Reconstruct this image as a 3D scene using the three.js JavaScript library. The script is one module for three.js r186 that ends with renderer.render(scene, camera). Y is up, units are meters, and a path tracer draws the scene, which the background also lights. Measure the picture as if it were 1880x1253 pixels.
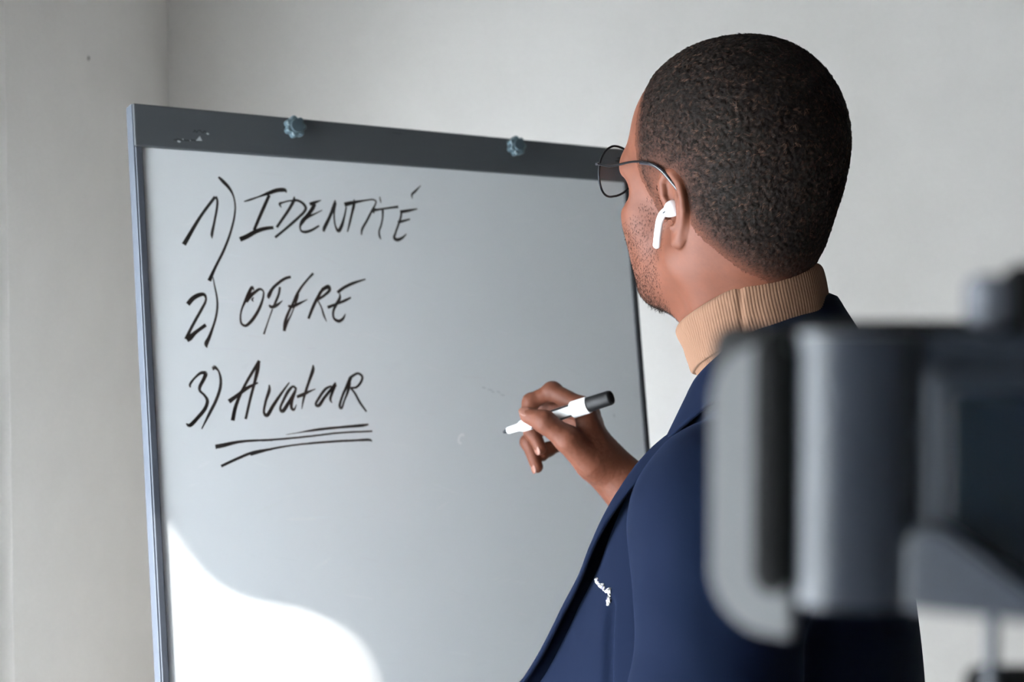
import * as THREE from 'three';
import { mergeGeometries } from 'three/addons/utils/BufferGeometryUtils.js';
import { RoundedBoxGeometry } from 'three/addons/geometries/RoundedBoxGeometry.js';
import { ImprovedNoise } from 'three/addons/math/ImprovedNoise.js';

// ------------------------------------------------------------------ camera, sky, sun, exposure
const FOCAL = 2170, PITCH = THREE.MathUtils.degToRad(1.97), EYE = 1.5;
const scene = new THREE.Scene();
const camera = new THREE.PerspectiveCamera(2 * Math.atan(626.5 / FOCAL) * 180 / Math.PI, 1880 / 1253, 0.02, 60);
camera.position.set(0, EYE, 0);
camera.rotation.x = -PITCH;
camera.focus = 1.02;
camera.userData.fStop = 5.6;
scene.background = new THREE.Color(0.86, 0.93, 1.0);
scene.backgroundIntensity = 11;
const sun = new THREE.DirectionalLight(new THREE.Color(1, 0.95, 0.88), 4.6);
const SUN = new THREE.Vector3(0.5, -0.36, -0.7).normalize();
sun.position.copy(SUN).multiplyScalar(-6).add(new THREE.Vector3(-0.2, 1.2, -1.2));
sun.target.position.set(-0.2, 1.2, -1.2);
sun.castShadow = true;
sun.shadow.radius = 1;
sun.shadow.mapSize.set(2048, 2048);
Object.assign(sun.shadow.camera, { left: -3, right: 3, top: 3, bottom: -3, near: 0.1, far: 14 });
scene.add(sun, sun.target);
const renderer = new THREE.WebGLRenderer({ antialias: true });
renderer.toneMapping = THREE.LinearToneMapping;
renderer.toneMappingExposure = 1.56;
renderer.shadowMap.enabled = true;

// ------------------------------------------------------------------ helpers
const V = (x, y, z) => new THREE.Vector3(x, y, z);
const { clamp, lerp, smoothstep, degToRad: RAD } = THREE.MathUtils;
let seed = 7;
const rnd = () => { seed = (seed + 0x6d2b79f5) | 0; let t = Math.imul(seed ^ (seed >>> 15), 1 | seed); t = (t + Math.imul(t ^ (t >>> 7), 61 | t)) ^ t; return ((t ^ (t >>> 14)) >>> 0) / 4294967296; };
const perlin = new ImprovedNoise();
const noise = (x, y, z, o = 3) => { let s = 0, a = 1, n = 0; for (let i = 0; i < o; i++) { s += a * perlin.noise(x, y, z); n += a; a *= 0.5; x = x * 2.03 + 5.1; y = y * 2.03 + 1.7; z = z * 2.03 + 9.2; } return s / n; };
// a place in the room: how far ahead of the photographer it lies, and in which direction of the photograph (1880 x 1253) it is seen
const at = (px, py, d) => {
  const vx = (px - 940) / FOCAL, vy = (626.5 - py) / FOCAL, c = Math.cos(PITCH), s = Math.sin(PITCH);
  const y = vy * c - s, f = vy * s + c;
  return V(vx / f * d, EYE + y / f * d, -d);
};
const taken = {};
const numbered = (n) => { const k = taken[n] = (taken[n] ?? -1) + 1; return k ? n + '_' + String(k).padStart(3, '0') : n; };
function tag(o, label, category, group, kind) { o.userData.label = label; if (category) o.userData.category = category; if (group) o.userData.group = group; if (kind) o.userData.kind = kind; return o; }
function mesh(name, geo, mat, parent, top = false) {
  const m = new THREE.Mesh(geo, mat); m.name = parent && !top ? name : numbered(name); m.castShadow = m.receiveShadow = true; (parent ?? scene).add(m); return m;
}
function thing(name, label, category, pos = V(0, 0, 0), turn = 0, group) {
  const g = new THREE.Group(); g.name = numbered(name); g.position.copy(pos); g.rotation.y = turn; scene.add(g); return tag(g, label, category, group);
}
function struct(name, geo, mat, label) { const m = mesh(name, geo, mat, scene); m.userData.kind = 'structure'; m.userData.label = label; return m; }
const std = (o) => new THREE.MeshPhysicalMaterial(o);
const lin = (r, g, b) => new THREE.Color().setRGB(r, g, b);
const srgb = (r, g, b) => new THREE.Color().setRGB(r / 255, g / 255, b / 255, THREE.SRGBColorSpace);
function canvasTexture(w, h, draw, color = true) {
  const c = document.createElement('canvas'); c.width = w; c.height = h; draw(c.getContext('2d'), w, h);
  const t = new THREE.CanvasTexture(c); if (color) t.colorSpace = THREE.SRGBColorSpace; t.magFilter = THREE.LinearFilter; return t;
}
function noiseTexture(n, f, lo, hi, o = 4, sx = 1) {
  const d = new Uint8Array(n * n * 4);
  for (let j = 0; j < n; j++) for (let i = 0; i < n; i++) {
    const a = i / n * Math.PI * 2, b = j / n * Math.PI * 2;   // wraps round in both directions
    const v = noise(Math.cos(a) * f * sx + 3, Math.sin(a) * f * sx + Math.cos(b) * f, Math.sin(b) * f + 7, o) * 0.5 + 0.5;
    const c = Math.round(255 * clamp(lerp(lo, hi, v), 0, 1)); const k = (j * n + i) * 4; d[k] = d[k + 1] = d[k + 2] = c; d[k + 3] = 255;
  }
  const t = new THREE.DataTexture(d, n, n); t.magFilter = THREE.LinearFilter; t.minFilter = THREE.LinearFilter; t.wrapS = t.wrapT = THREE.RepeatWrapping; t.needsUpdate = true; return t;
}
const repeat = (t, x, y = x) => { const c = t.clone(); c.repeat.set(x, y); c.needsUpdate = true; return c; };

// --- solids as distance fields, meshed with surface nets near the surface only
const smin = (a, b, k) => { const h = Math.max(k - Math.abs(a - b), 0) / k; return Math.min(a, b) - h * h * k * 0.25; };
const smax = (a, b, k) => -smin(-a, -b, k);
const ell = (x, y, z, cx, cy, cz, a, b, c) => { x -= cx; y -= cy; z -= cz; const k0 = Math.hypot(x / a, y / b, z / c), k1 = Math.hypot(x / (a * a), y / (b * b), z / (c * c)); return k1 < 1e-9 ? -Math.min(a, b, c) : k0 * (k0 - 1) / k1; };
const sph = (x, y, z, cx, cy, cz, r) => Math.hypot(x - cx, y - cy, z - cz) - r;
const cap = (x, y, z, ax, ay, az, bx, by, bz, ra, rb) => {
  const ux = bx - ax, uy = by - ay, uz = bz - az, px = x - ax, py = y - ay, pz = z - az;
  const t = clamp((px * ux + py * uy + pz * uz) / (ux * ux + uy * uy + uz * uz), 0, 1);
  return Math.hypot(px - ux * t, py - uy * t, pz - uz * t) - (ra + (rb - ra) * t);
};
const capV = (p, q, ra, rb) => (x, y, z) => cap(x, y, z, p.x, p.y, p.z, q.x, q.y, q.z, ra, rb);
function solid(f, lo, hi, h, paint) {
  const nx = Math.ceil((hi[0] - lo[0]) / h) + 1, ny = Math.ceil((hi[1] - lo[1]) / h) + 1, nz = Math.ceil((hi[2] - lo[2]) / h) + 1;
  const val = new Float32Array(nx * ny * nz).fill(NaN), id = (i, j, k) => (k * ny + j) * nx + i;
  const get = (i, j, k) => { const q = id(i, j, k); let v = val[q]; if (v !== v) val[q] = v = f(lo[0] + i * h, lo[1] + j * h, lo[2] + k * h); return v; };
  const cell = new Int32Array(nx * ny * nz).fill(-2), pos = [], tri = [];
  const vertex = (i, j, k) => {
    if (i < 0 || j < 0 || k < 0 || i >= nx - 1 || j >= ny - 1 || k >= nz - 1) return -1;
    const q = id(i, j, k); if (cell[q] !== -2) return cell[q];
    const c = []; for (let m = 0; m < 8; m++) c.push(get(i + (m & 1), j + (m >> 1 & 1), k + (m >> 2)));
    let n = 0, x = 0, y = 0, z = 0;
    for (let a = 0; a < 8; a++) for (let e = 0; e < 3; e++) { const b = a | 1 << e; if (b === a || (c[a] < 0) === (c[b] < 0)) continue; const t = c[a] / (c[a] - c[b]); x += (a & 1) + (e === 0 ? t : 0); y += (a >> 1 & 1) + (e === 1 ? t : 0); z += (a >> 2) + (e === 2 ? t : 0); n++; }
    if (!n) return cell[q] = -1;
    pos.push(lo[0] + (i + x / n) * h, lo[1] + (j + y / n) * h, lo[2] + (k + z / n) * h);
    return cell[q] = pos.length / 3 - 1;
  };
  const B = 5, reach = 0.87 * B * h * 1.7 + h;
  for (let K = 0; K < nz; K += B) for (let J = 0; J < ny; J += B) for (let I = 0; I < nx; I += B) {
    if (Math.abs(f(lo[0] + (I + B / 2) * h, lo[1] + (J + B / 2) * h, lo[2] + (K + B / 2) * h)) > reach) continue;
    for (let k = K; k < Math.min(K + B, nz - 1); k++) for (let j = J; j < Math.min(J + B, ny - 1); j++) for (let i = I; i < Math.min(I + B, nx - 1); i++) {
      const s = get(i, j, k) < 0;
      for (let e = 0; e < 3; e++) {
        if ((get(i + (e === 0), j + (e === 1), k + (e === 2)) < 0) === s) continue;
        const g = e === 0 ? [[0, 0], [1, 0], [1, 1], [0, 1]].map(([a, b]) => vertex(i, j - a, k - b)) : e === 1 ? [[0, 0], [1, 0], [1, 1], [0, 1]].map(([a, b]) => vertex(i - b, j, k - a)) : [[0, 0], [1, 0], [1, 1], [0, 1]].map(([a, b]) => vertex(i - a, j - b, k));
        if (g.some((v) => v < 0)) continue;
        if (s) tri.push(g[0], g[1], g[2], g[0], g[2], g[3]); else tri.push(g[0], g[2], g[1], g[0], g[3], g[2]);
      }
    }
  }
  const n = pos.length / 3, P = new Float32Array(pos), N = new Float32Array(n * 3), e = h * 0.5;
  for (let i = 0; i < n; i++) {
    let x = P[3 * i], y = P[3 * i + 1], z = P[3 * i + 2], gx, gy, gz, l;
    for (let it = 0; it < 2; it++) {
      gx = f(x + e, y, z) - f(x - e, y, z); gy = f(x, y + e, z) - f(x, y - e, z); gz = f(x, y, z + e) - f(x, y, z - e); l = Math.hypot(gx, gy, gz) || 1;
      if (it) break;
      const d = clamp(f(x, y, z), -h * 0.6, h * 0.6) / Math.max(0.5, l / (2 * e)); x -= gx / l * d; y -= gy / l * d; z -= gz / l * d;
    }
    P.set([x, y, z], 3 * i); N.set([gx / l, gy / l, gz / l], 3 * i);
  }
  const geo = new THREE.BufferGeometry();
  geo.setAttribute('position', new THREE.BufferAttribute(P, 3)); geo.setAttribute('normal', new THREE.BufferAttribute(N, 3)); geo.setIndex(tri);
  if (paint) { const C = new Float32Array(n * 3), o = [0, 0, 0]; for (let i = 0; i < n; i++) { paint(o, P[3 * i], P[3 * i + 1], P[3 * i + 2], N[3 * i], N[3 * i + 1], N[3 * i + 2]); C.set(o, 3 * i); } geo.setAttribute('color', new THREE.BufferAttribute(C, 3)); }
  return geo;
}
// a grid surface of points p(u, v), closed around u if asked; thick > 0 gives it a back and edges
function sheet(nu, nv, p, closed = false, thick = 0) {
  const P = [], tri = [], uv = [];
  const rows = nv + 1, cols = closed ? nu : nu + 1;
  for (let j = 0; j <= nv; j++) for (let i = 0; i < cols; i++) { const q = p(i / nu, j / nv); P.push(q.x, q.y, q.z); uv.push(i / nu, j / nv); }
  const q = (i, j) => j * cols + (closed ? i % nu : i);
  for (let j = 0; j < nv; j++) for (let i = 0; i < nu; i++) tri.push(q(i, j), q(i + 1, j), q(i + 1, j + 1), q(i, j), q(i + 1, j + 1), q(i, j + 1));
  const g = new THREE.BufferGeometry(); g.setAttribute('position', new THREE.Float32BufferAttribute(P, 3)); g.setAttribute('uv', new THREE.Float32BufferAttribute(uv, 2)); g.setIndex(tri); g.computeVertexNormals();
  if (!thick) return g;
  const N = g.attributes.normal.array, n = P.length / 3, P2 = P.slice();
  for (let i = 0; i < n * 3; i++) P2.push(P[i] - N[i] * thick);
  const t2 = tri.slice(); for (let i = 0; i < tri.length; i += 3) t2.push(tri[i] + n, tri[i + 2] + n, tri[i + 1] + n);
  const edge = (a, b) => t2.push(a, a + n, b + n, a, b + n, b);
  for (let i = 0; i < nu; i++) { edge(q(i, 0), q(i, 0) + 0 === q(i, 0) ? q(i + 1, 0) : 0); edge(q(i + 1, nv), q(i, nv)); }
  if (!closed) for (let j = 0; j < nv; j++) { edge(q(0, j + 1), q(0, j)); edge(q(nu, j), q(nu, j + 1)); }
  const g2 = new THREE.BufferGeometry(); g2.setAttribute('position', new THREE.Float32BufferAttribute(P2, 3)); g2.setAttribute('uv', new THREE.Float32BufferAttribute(uv.concat(uv), 2)); g2.setIndex(t2); g2.computeVertexNormals(); return g2;
}
const boxAt = (x0, x1, y0, y1, z0, z1) => new THREE.BoxGeometry(x1 - x0, y1 - y0, z1 - z0).translate((x0 + x1) / 2, (y0 + y1) / 2, (z0 + z1) / 2);
const rbox = (w, h, d, r, s = 4) => new RoundedBoxGeometry(w, h, d, s, r);
const tube = (pts, r, seg = 48, rad = 10) => new THREE.TubeGeometry(new THREE.CatmullRomCurve3(pts), seg, r, rad);
const merge = (l) => mergeGeometries(l.map((g) => { const q = g.index ? g : g; for (const k of Object.keys(q.attributes)) if (!['position', 'normal', 'color'].includes(k)) q.deleteAttribute(k); return q; }));

// what is written on the board, stroke by stroke: x y width in millimetres from the panel's upper left corner
const INK = [
  '40.0 103.0 4.2 60.3 71.5 2.7 77.4 49.6 2.7',
  '78.4 49.0 2.3 79.9 53.0 2.1 79.0 61.6 2.1 75.3 76.9 2.1 71.6 91.6 2.4 71.7 95.6 0.3',
  '82.8 27.0 1.9 87.2 31.3 3.4 94.1 38.6 2.9 98.3 46.5 1.7 100.0 57.6 1.5 98.5 69.9 1.7 92.1 90.4 2.1 83.8 108.8 2.3 73.5 127.1 2.5 66.0 141.7 3.8',
  '110.6 53.0 0.8 116.6 51.0 1.8 128.6 46.5 1.4 140.9 41.7 3.5 150.9 38.1 4.0 160.3 37.6 3.5 161.6 40.3 0.5',
  '140.7 44.3 3.0 135.8 53.9 3.2 127.2 70.8 3.1 120.5 84.4 2.7',
  '103.4 95.7 4.6 112.0 91.9 4.4 123.0 85.9 4.1 134.0 82.4 3.5 143.3 81.0 3.0',
  '154.3 57.7 0.6 152.7 53.6 2.5 156.7 51.9 1.6 164.6 49.6 1.4 172.4 49.0 2.0',
  '170.5 48.1 2.5 176.8 49.3 2.4 182.0 52.6 2.7 184.4 57.0 2.9 181.9 61.7 2.7 175.7 67.4 2.5 168.9 73.2 2.7 156.7 83.1 2.3 145.2 91.9 2.4',
  '171.0 44.4 1.0 170.2 48.6 2.8 164.0 58.9 2.8 154.3 71.8 2.6 147.7 80.4 2.5',
  '189.6 52.3 3.3 196.2 49.9 2.7 204.0 47.0 0.4',
  '195.6 51.5 3.9 193.1 56.6 3.9 185.4 66.0 3.6 179.1 72.8 4.0 175.8 79.5 1.7 177.3 83.9 2.1 181.5 84.8 2.7 189.7 82.5 2.5 199.3 77.1 1.7',
  '182.0 69.7 3.3 186.4 67.0 2.9 194.2 63.7 1.5 204.4 58.7 0.6',
  '204.9 83.5 1.9 205.6 80.4 3.4 213.8 65.9 3.1 221.2 50.3 3.4 221.9 46.1 1.0',
  '222.1 49.2 2.7 219.9 59.5 1.8 219.3 68.7 1.6 220.7 77.9 1.9 223.7 82.3 3.4 227.4 77.6 3.4 232.1 66.2 2.0 235.7 53.7 1.4',
  '233.7 50.7 4.4 240.6 48.8 3.9 249.8 46.7 2.6 262.5 44.2 1.4 271.8 43.0 1.4 275.2 44.6 1.6 274.3 48.3 1.6 269.8 55.3 2.0 261.9 68.1 2.2 254.3 79.8 2.2 253.3 85.8 1.0',
  '246.5 43.9 0.8 246.2 49.1 2.8 242.6 60.6 2.4 238.9 72.1 2.2 235.4 82.5 1.2',
  '271.8 59.4 0.8 270.6 55.8 4.0 276.7 54.8 2.4 293.3 51.9 2.0 304.7 50.1 2.6',
  '283.7 54.7 2.4 282.8 64.1 1.8 280.0 73.7 1.8 276.9 81.1 1.8 277.3 87.3 2.0 278.6 90.2 0.8',
  '280.8 39.1 0.8 281.3 43.3 1.4 282.0 46.4 0.4',
  '307.2 56.3 3.4 319.3 54.0 2.8 330.9 51.5 1.0',
  '308.9 56.7 2.2 307.3 63.2 2.2 303.6 71.8 2.2 298.7 82.5 2.2 296.7 88.3 3.2 299.9 90.3 3.5 307.2 88.0 2.6 313.5 83.0 0.8',
  '303.2 69.1 2.8 311.1 67.0 2.4 319.7 64.6 1.4',
  '325.2 39.0 0.6 325.0 34.2 2.2 329.5 30.2 2.4 338.0 22.5 0.4',
  '40.8 167.5 4.3 46.9 161.1 4.3 54.0 157.4 3.9 59.4 157.0 2.9 61.1 160.8 2.0 60.5 164.5 2.1 56.2 172.1 2.5 47.8 185.5 2.6 41.2 196.6 2.8 37.3 204.7 3.9',
  '37.7 205.5 4.9 40.4 204.1 5.3 47.2 198.2 3.5 53.5 193.8 3.2 59.1 190.1 3.2',
  '70.3 138.0 0.7 71.5 147.1 1.2 73.2 158.5 1.6 73.5 168.3 1.9 71.6 179.7 2.0 67.5 191.7 2.1 62.2 203.7 3.2 58.7 210.4 3.9 59.3 214.5 0.6',
  '116.0 152.0 0.8 114.4 148.5 2.5 110.4 154.7 3.3 105.3 164.2 2.5 100.7 173.7 1.6 98.8 182.3 1.6 99.8 189.2 2.0 104.1 191.4 2.5 110.2 187.2 3.0 117.1 179.0 3.0 123.2 168.6 2.6 127.0 158.1 1.8 126.9 152.8 1.5 123.4 150.7 2.3 116.7 154.6 2.9 112.0 158.1 3.7 107.0 165.1 2.1',
  '115.5 159.9 0.5 113.5 162.5 1.8 114.8 164.6 0.4',
  '133.3 161.6 0.5 133.0 159.0 3.5 138.2 150.2 2.9 146.0 143.5 2.7 153.8 138.6 2.7 160.6 136.7 2.4',
  '147.1 148.3 2.2 145.2 156.3 2.3 140.9 165.1 2.3 138.9 168.6 1.7',
  '132.9 168.6 1.7 135.5 170.8 3.0 141.6 169.0 3.0 149.0 163.8 0.5',
  '136.7 173.0 1.2 131.4 185.2 1.1 124.9 200.8 1.7',
  '188.6 132.3 2.4 181.4 139.2 2.0 173.1 148.2 2.2 166.8 157.1 2.7 161.5 166.9 2.1 156.2 175.7 2.5 150.7 188.0 2.9 149.2 197.7 2.9',
  '169.3 156.2 0.8 166.6 161.6 2.4 163.7 168.7 1.3 158.8 179.3 1.2 153.5 188.0 2.1 149.8 195.9 2.5',
  '155.6 169.5 1.7 159.4 170.4 3.0 168.1 167.3 2.5 179.4 162.4 0.3',
  '207.1 148.0 2.6 199.1 151.2 3.0 192.6 159.7 3.1 186.1 170.5 3.1 179.5 183.9 2.4',
  '198.1 150.7 2.6 206.7 147.0 3.1 207.9 151.1 3.1 201.6 157.0 2.6 192.5 162.4 2.4',
  '192.4 163.8 1.2 196.2 171.4 1.4 198.6 180.4 1.9 201.5 187.6 0.5',
  '217.6 154.2 3.1 225.9 148.7 2.9 237.3 143.6 2.8 254.4 138.4 1.2',
  '220.5 155.1 0.9 220.1 160.6 2.8 214.6 168.8 2.9 210.6 176.9 2.2 211.1 184.1 2.2 216.8 187.4 3.1 222.4 184.7 2.6 225.8 179.3 0.7',
  '204.1 171.5 3.1 215.7 167.4 2.4 225.9 163.8 2.6 234.1 160.1 1.6',
  '38.9 256.5 1.1 38.5 253.7 2.1 44.5 246.2 1.9 51.6 241.4 2.8 56.2 242.1 3.8 54.2 247.6 3.4 49.1 256.4 3.0 48.9 260.2 2.3 53.7 265.5 2.1 56.6 271.2 3.0 54.1 278.9 3.4 45.6 288.4 3.4 35.6 296.7 3.3 32.3 294.5 0.8',
  '65.0 239.0 1.1 65.8 235.7 3.6 70.2 239.2 1.7 72.6 248.3 2.4 71.5 258.4 2.8 66.1 271.6 2.8 58.4 284.7 2.7 48.9 300.8 0.8',
  '117.7 230.4 3.1 110.4 240.6 2.8 101.2 254.0 2.6 93.3 267.3 2.8 87.2 280.6 3.6 83.5 293.9 3.8',
  '117.7 230.4 2.2 115.3 239.6 3.7 110.8 254.3 2.8 105.0 271.2 2.6 98.3 293.1 2.4',
  '80.5 273.5 4.3 89.7 267.7 3.4 102.1 259.7 3.2 114.4 254.5 1.3',
  '127.7 257.3 1.3 127.4 263.1 3.1 122.4 275.5 2.4 119.8 288.0 2.4 122.6 291.0 3.5 131.2 280.0 3.3 140.6 268.3 2.4 151.3 255.9 1.1',
  '159.6 263.3 2.2 156.0 260.2 2.0 150.8 264.1 2.9 143.9 274.2 2.6 139.0 284.4 2.4 141.2 287.4 3.5 148.6 279.1 3.5 156.8 267.8 3.1 159.0 263.3 2.0',
  '156.8 267.8 2.9 153.1 277.0 3.1 152.6 284.5 2.9 155.0 286.4 2.2 158.5 280.7 0.4',
  '181.6 237.0 1.3 181.3 241.8 3.4 175.3 255.7 2.7 170.8 266.1 2.7 167.0 276.5 2.0 164.7 285.7 0.6',
  '159.7 272.1 2.7 166.7 270.0 3.3 174.6 266.9 2.2 182.4 264.3 0.6',
  '202.6 261.5 1.6 195.2 264.8 2.7 186.9 273.9 2.7 181.9 281.9 2.5 185.0 283.3 3.3 193.3 274.2 2.9 204.5 262.8 2.9 208.1 258.2 2.0',
  '207.9 260.0 3.2 203.4 268.7 2.9 200.3 276.9 2.5 202.0 280.8 0.7',
  '227.6 252.9 3.9 221.5 263.5 3.0 215.5 274.0 2.5 211.4 285.8 2.5 213.3 287.7 2.3 217.8 278.9 1.8 224.0 266.0 3.0 226.8 254.1 2.5',
  '226.9 252.9 3.0 237.2 248.5 2.3 242.4 252.3 2.5 240.6 258.3 2.5 233.4 264.6 2.1 226.8 264.7 1.6',
  '226.7 264.9 1.8 231.6 271.2 2.1 237.5 282.3 2.3 244.9 292.9 1.6',
  '143.9 313.3 0.2 161.5 311.8 0.8 179.4 310.3 2.2 209.2 309.2 2.2 239.7 308.7 2.7 246.5 308.1 1.4',
  '62.7 321.1 4.0 71.4 320.1 3.8 86.8 317.8 2.6 105.8 317.3 1.9 127.5 318.2 1.7',
  '102.3 317.5 1.6 138.7 317.8 1.7 176.4 316.8 1.6 208.8 315.4 1.6 250.6 316.2 1.4',
  '67.9 342.1 2.5 85.7 335.7 2.5 103.8 330.2 2.4 126.9 327.9 1.9',
  '101.5 332.4 2.1 125.8 327.9 1.9 150.6 325.6 1.5 188.7 324.7 2.0 227.9 325.3 2.0 247.9 326.3 2.1 249.8 328.0 0.6',
];
// where sunlight ends on the board: x, height, distance
const HEM = [[-0.3614, 1.274, 1.2163], [-0.3506, 1.2605, 1.2216], [-0.3356, 1.2351, 1.228], [-0.3235, 1.2167, 1.2334], [-0.3056, 1.1977, 1.2427], [-0.2814, 1.1819, 1.2568], [-0.2565, 1.1715, 1.2722], [-0.2346, 1.1637, 1.286], [-0.2186, 1.1547, 1.2956], [-0.1987, 1.1416, 1.3072], [-0.1786, 1.1237, 1.3182], [-0.1666, 1.1074, 1.3238], [-0.1596, 1.0939, 1.3265], [-0.1509, 1.0672, 1.3283]];
const CURTAIN_PASS = 0.7;
const HAIRS = 130000, STUBBLE = 30000;
const GL = { x: 0.0365, y: 0.0135, z: 0.1145 }, GTOP = 0.034;
const EP = [[0.0790, -0.0345, 0.0060], [0.0800, -0.021, 0.0030], [0.0810, -0.011, -0.0005], [0.0805, -0.005, -0.0045], [0.0770, -0.002, -0.0085]];

// ------------------------------------------------------------------ the room
const grain = noiseTexture(256, 9, 0.2, 0.8, 5), fine = noiseTexture(256, 30, 0.1, 0.9, 3), broad = noiseTexture(128, 2.2, 0.3, 0.75, 4);
const wallMap = canvasTexture(512, 512, (c, w, h) => {
  const im = c.createImageData(w, h);
  for (let i = 0; i < w * h; i++) { const x = i % w, y = i / w | 0, v = noise(x / 60, y / 60, 3, 4) * 5 + (rnd() - 0.5) * 5; im.data.set([234 + v, 231 + v, 227 + v, 255], i * 4); }
  c.putImageData(im, 0, 0);
}); wallMap.wrapS = wallMap.wrapT = THREE.MirroredRepeatWrapping;
const wallMat = std({ map: wallMap, roughness: 0.85, bumpMap: repeat(grain, 3), bumpScale: 0.0006 });
const XL = -0.664, ZB = -2.3, XR = 3.6, ZN = 4.4, H = 2.6, T = 0.22;
const uvMetres = (g) => { const p = g.attributes.position, n = g.attributes.normal, u = g.attributes.uv; for (let i = 0; i < p.count; i++) { const a = Math.abs(n.getX(i)), b = Math.abs(n.getY(i)); u.setXY(i, a > 0.5 ? p.getZ(i) : p.getX(i), b > 0.5 ? p.getZ(i) : p.getY(i)); } return g; };
struct('wall_back', uvMetres(boxAt(XL - T, XR + T, 0, H, ZB - T, ZB)), wallMat, 'plain off-white painted wall behind the whiteboard');
const deep = std({ color: srgb(74, 72, 70), roughness: 0.9, bumpMap: repeat(grain, 3), bumpScale: 0.0006 });
struct('wall_right', uvMetres(boxAt(XR, XR + T, 0, H, ZB, ZN)), deep, 'dark grey wall on the right of the room');
struct('wall_front', uvMetres(boxAt(XL - T, XR + T, 0, H, ZN, ZN + T)), std({ color: srgb(128, 126, 124), roughness: 0.9, bumpMap: repeat(grain, 3), bumpScale: 0.0006 }), 'grey wall behind the photographer');
struct('ceiling', uvMetres(boxAt(XL - T, XR + T, H, H + T, ZB - T, ZN + T)), std({ color: srgb(128, 128, 128), roughness: 0.9 }), 'grey painted ceiling');
const STEP = 0.03, WIN = { z0: -1.36, z1: 0.65, y0: 0.06, y1: 2.05 };
{ // the left wall, with the opening of the window
  const g = [[ZB, -1.56, 0, H, 0], [-1.56, WIN.z0, 0, H, STEP], [WIN.z1, ZN, 0, H, STEP], [WIN.z0, WIN.z1, 0, WIN.y0, STEP], [WIN.z0, WIN.z1, WIN.y1, H, STEP]].map(([a, b, c, d, e]) => uvMetres(boxAt(XL - T, XL - e, c, d, a, b)));   // set back a little around the window
  const w = struct('wall_left', mergeGeometries(g), wallMat, 'off-white wall on the left with a window opening');
  const nail = mesh('nail_hole', solid((x, y, z) => ell(x, y, z, 0, 0, 0, 0.0012, 0.004, 0.003) + 0.0014 * noise(x * 400, y * 400, z * 400, 2), [-.006, -.008, -.008], [.006, .008, .008], 0.0006), std({ color: srgb(80, 74, 72), roughness: 0.9 }), w);
  nail.position.set(XL, at(168, 107, 1.867).y, -1.867); nail.rotation.x = -0.6;
  tag(nail, 'small dark nail hole chipped in the wall');
}
const floorMat = std({ map: canvasTexture(512, 512, (c, w, h) => { const im = c.createImageData(w, h); for (let i = 0; i < w * h; i++) { const x = i % w, y = i / w | 0, v = noise(x / 90, y / 6, 1, 4) * 22; im.data.set([206 + v, 201 + v, 195 + v, 255], i * 4); } c.putImageData(im, 0, 0); }), roughness: 0.45 });
struct('floor', boxAt(XL - T, XR + T, -0.1, 0, ZB - T, ZN + T), floorMat, 'pale greyish wooden floor');
{ // window frame and panes set towards the outside of the wall
  const x0 = XL - T + 0.02, x1 = x0 + 0.06, f = std({ color: srgb(226, 228, 230), roughness: 0.4 });
  const { z0, z1, y0, y1 } = WIN, s = 0.06, zm = (z0 + z1) / 2;
  const w = struct('window_1', merge([boxAt(x0, x1, y0, y0 + s, z0, z1), boxAt(x0, x1, y1 - s, y1, z0, z1), boxAt(x0, x1, y0 + s, y1 - s, z0, z0 + s), boxAt(x0, x1, y0 + s, y1 - s, z1 - s, z1)]), f, 'white framed window in the left wall');
  const glass = std({ color: 0xffffff, roughness: 0, transmission: 1, thickness: 0, ior: 1.45 });
  mesh('pane', boxAt(x0 + 0.025, x0 + 0.031, y0 + s, y1 - s, z0 + s, z1 - s), glass, w);
}

// the curtain, drawn aside so that only the lower corner of the window is open; its edge is the curve that the sun draws on the board
{
  const X = -0.735;
  // the hem: places on the board where light and shade meet, followed back along the sun to the plane of the curtain
  const pts = HEM.map(([x, y, d]) => { const k = (x - X) / SUN.x; return [d + SUN.z * k, y - SUN.y * k]; });
  const zOf = (d) => -d;
  const s = new THREE.Shape();
  const [fd, fy] = pts[0], [ld, ly] = pts[pts.length - 1];
  s.moveTo(1.35, WIN.y1 - 0.005); s.lineTo(1.35, fy + 0.12); s.bezierCurveTo(1.15, fy + 0.1, fd + 0.16, fy + (fy - pts[1][1]) / (fd - pts[1][0]) * 0.16, fd, fy);
  s.splineThru(pts.slice(1).map(([a, b]) => new THREE.Vector2(a, b)));
  const q = pts[pts.length - 2], sl = new THREE.Vector2(ld - q[0], ly - q[1]).normalize();
  s.bezierCurveTo(ld + sl.x * 0.12, ly + sl.y * 0.12, ld - 0.10, WIN.y0 + 1.1, ld - 0.12, WIN.y0 + 0.005);
  s.lineTo(-0.64, WIN.y0 + 0.005); s.lineTo(-0.64, WIN.y1 - 0.005); s.closePath();
  const g = new THREE.ExtrudeGeometry(s, { depth: 0.0015, bevelEnabled: false, curveSegments: 10 });
  g.rotateY(Math.PI / 2).translate(X, 0, 0);   // shape x runs away from the photographer
  const c = mesh('curtain', g, std({ color: srgb(238, 238, 236), roughness: 0.95, transmission: CURTAIN_PASS, thickness: 0 }), scene);
  tag(c, 'white cloth curtain drawn aside in the left window', 'curtain');
}

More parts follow.
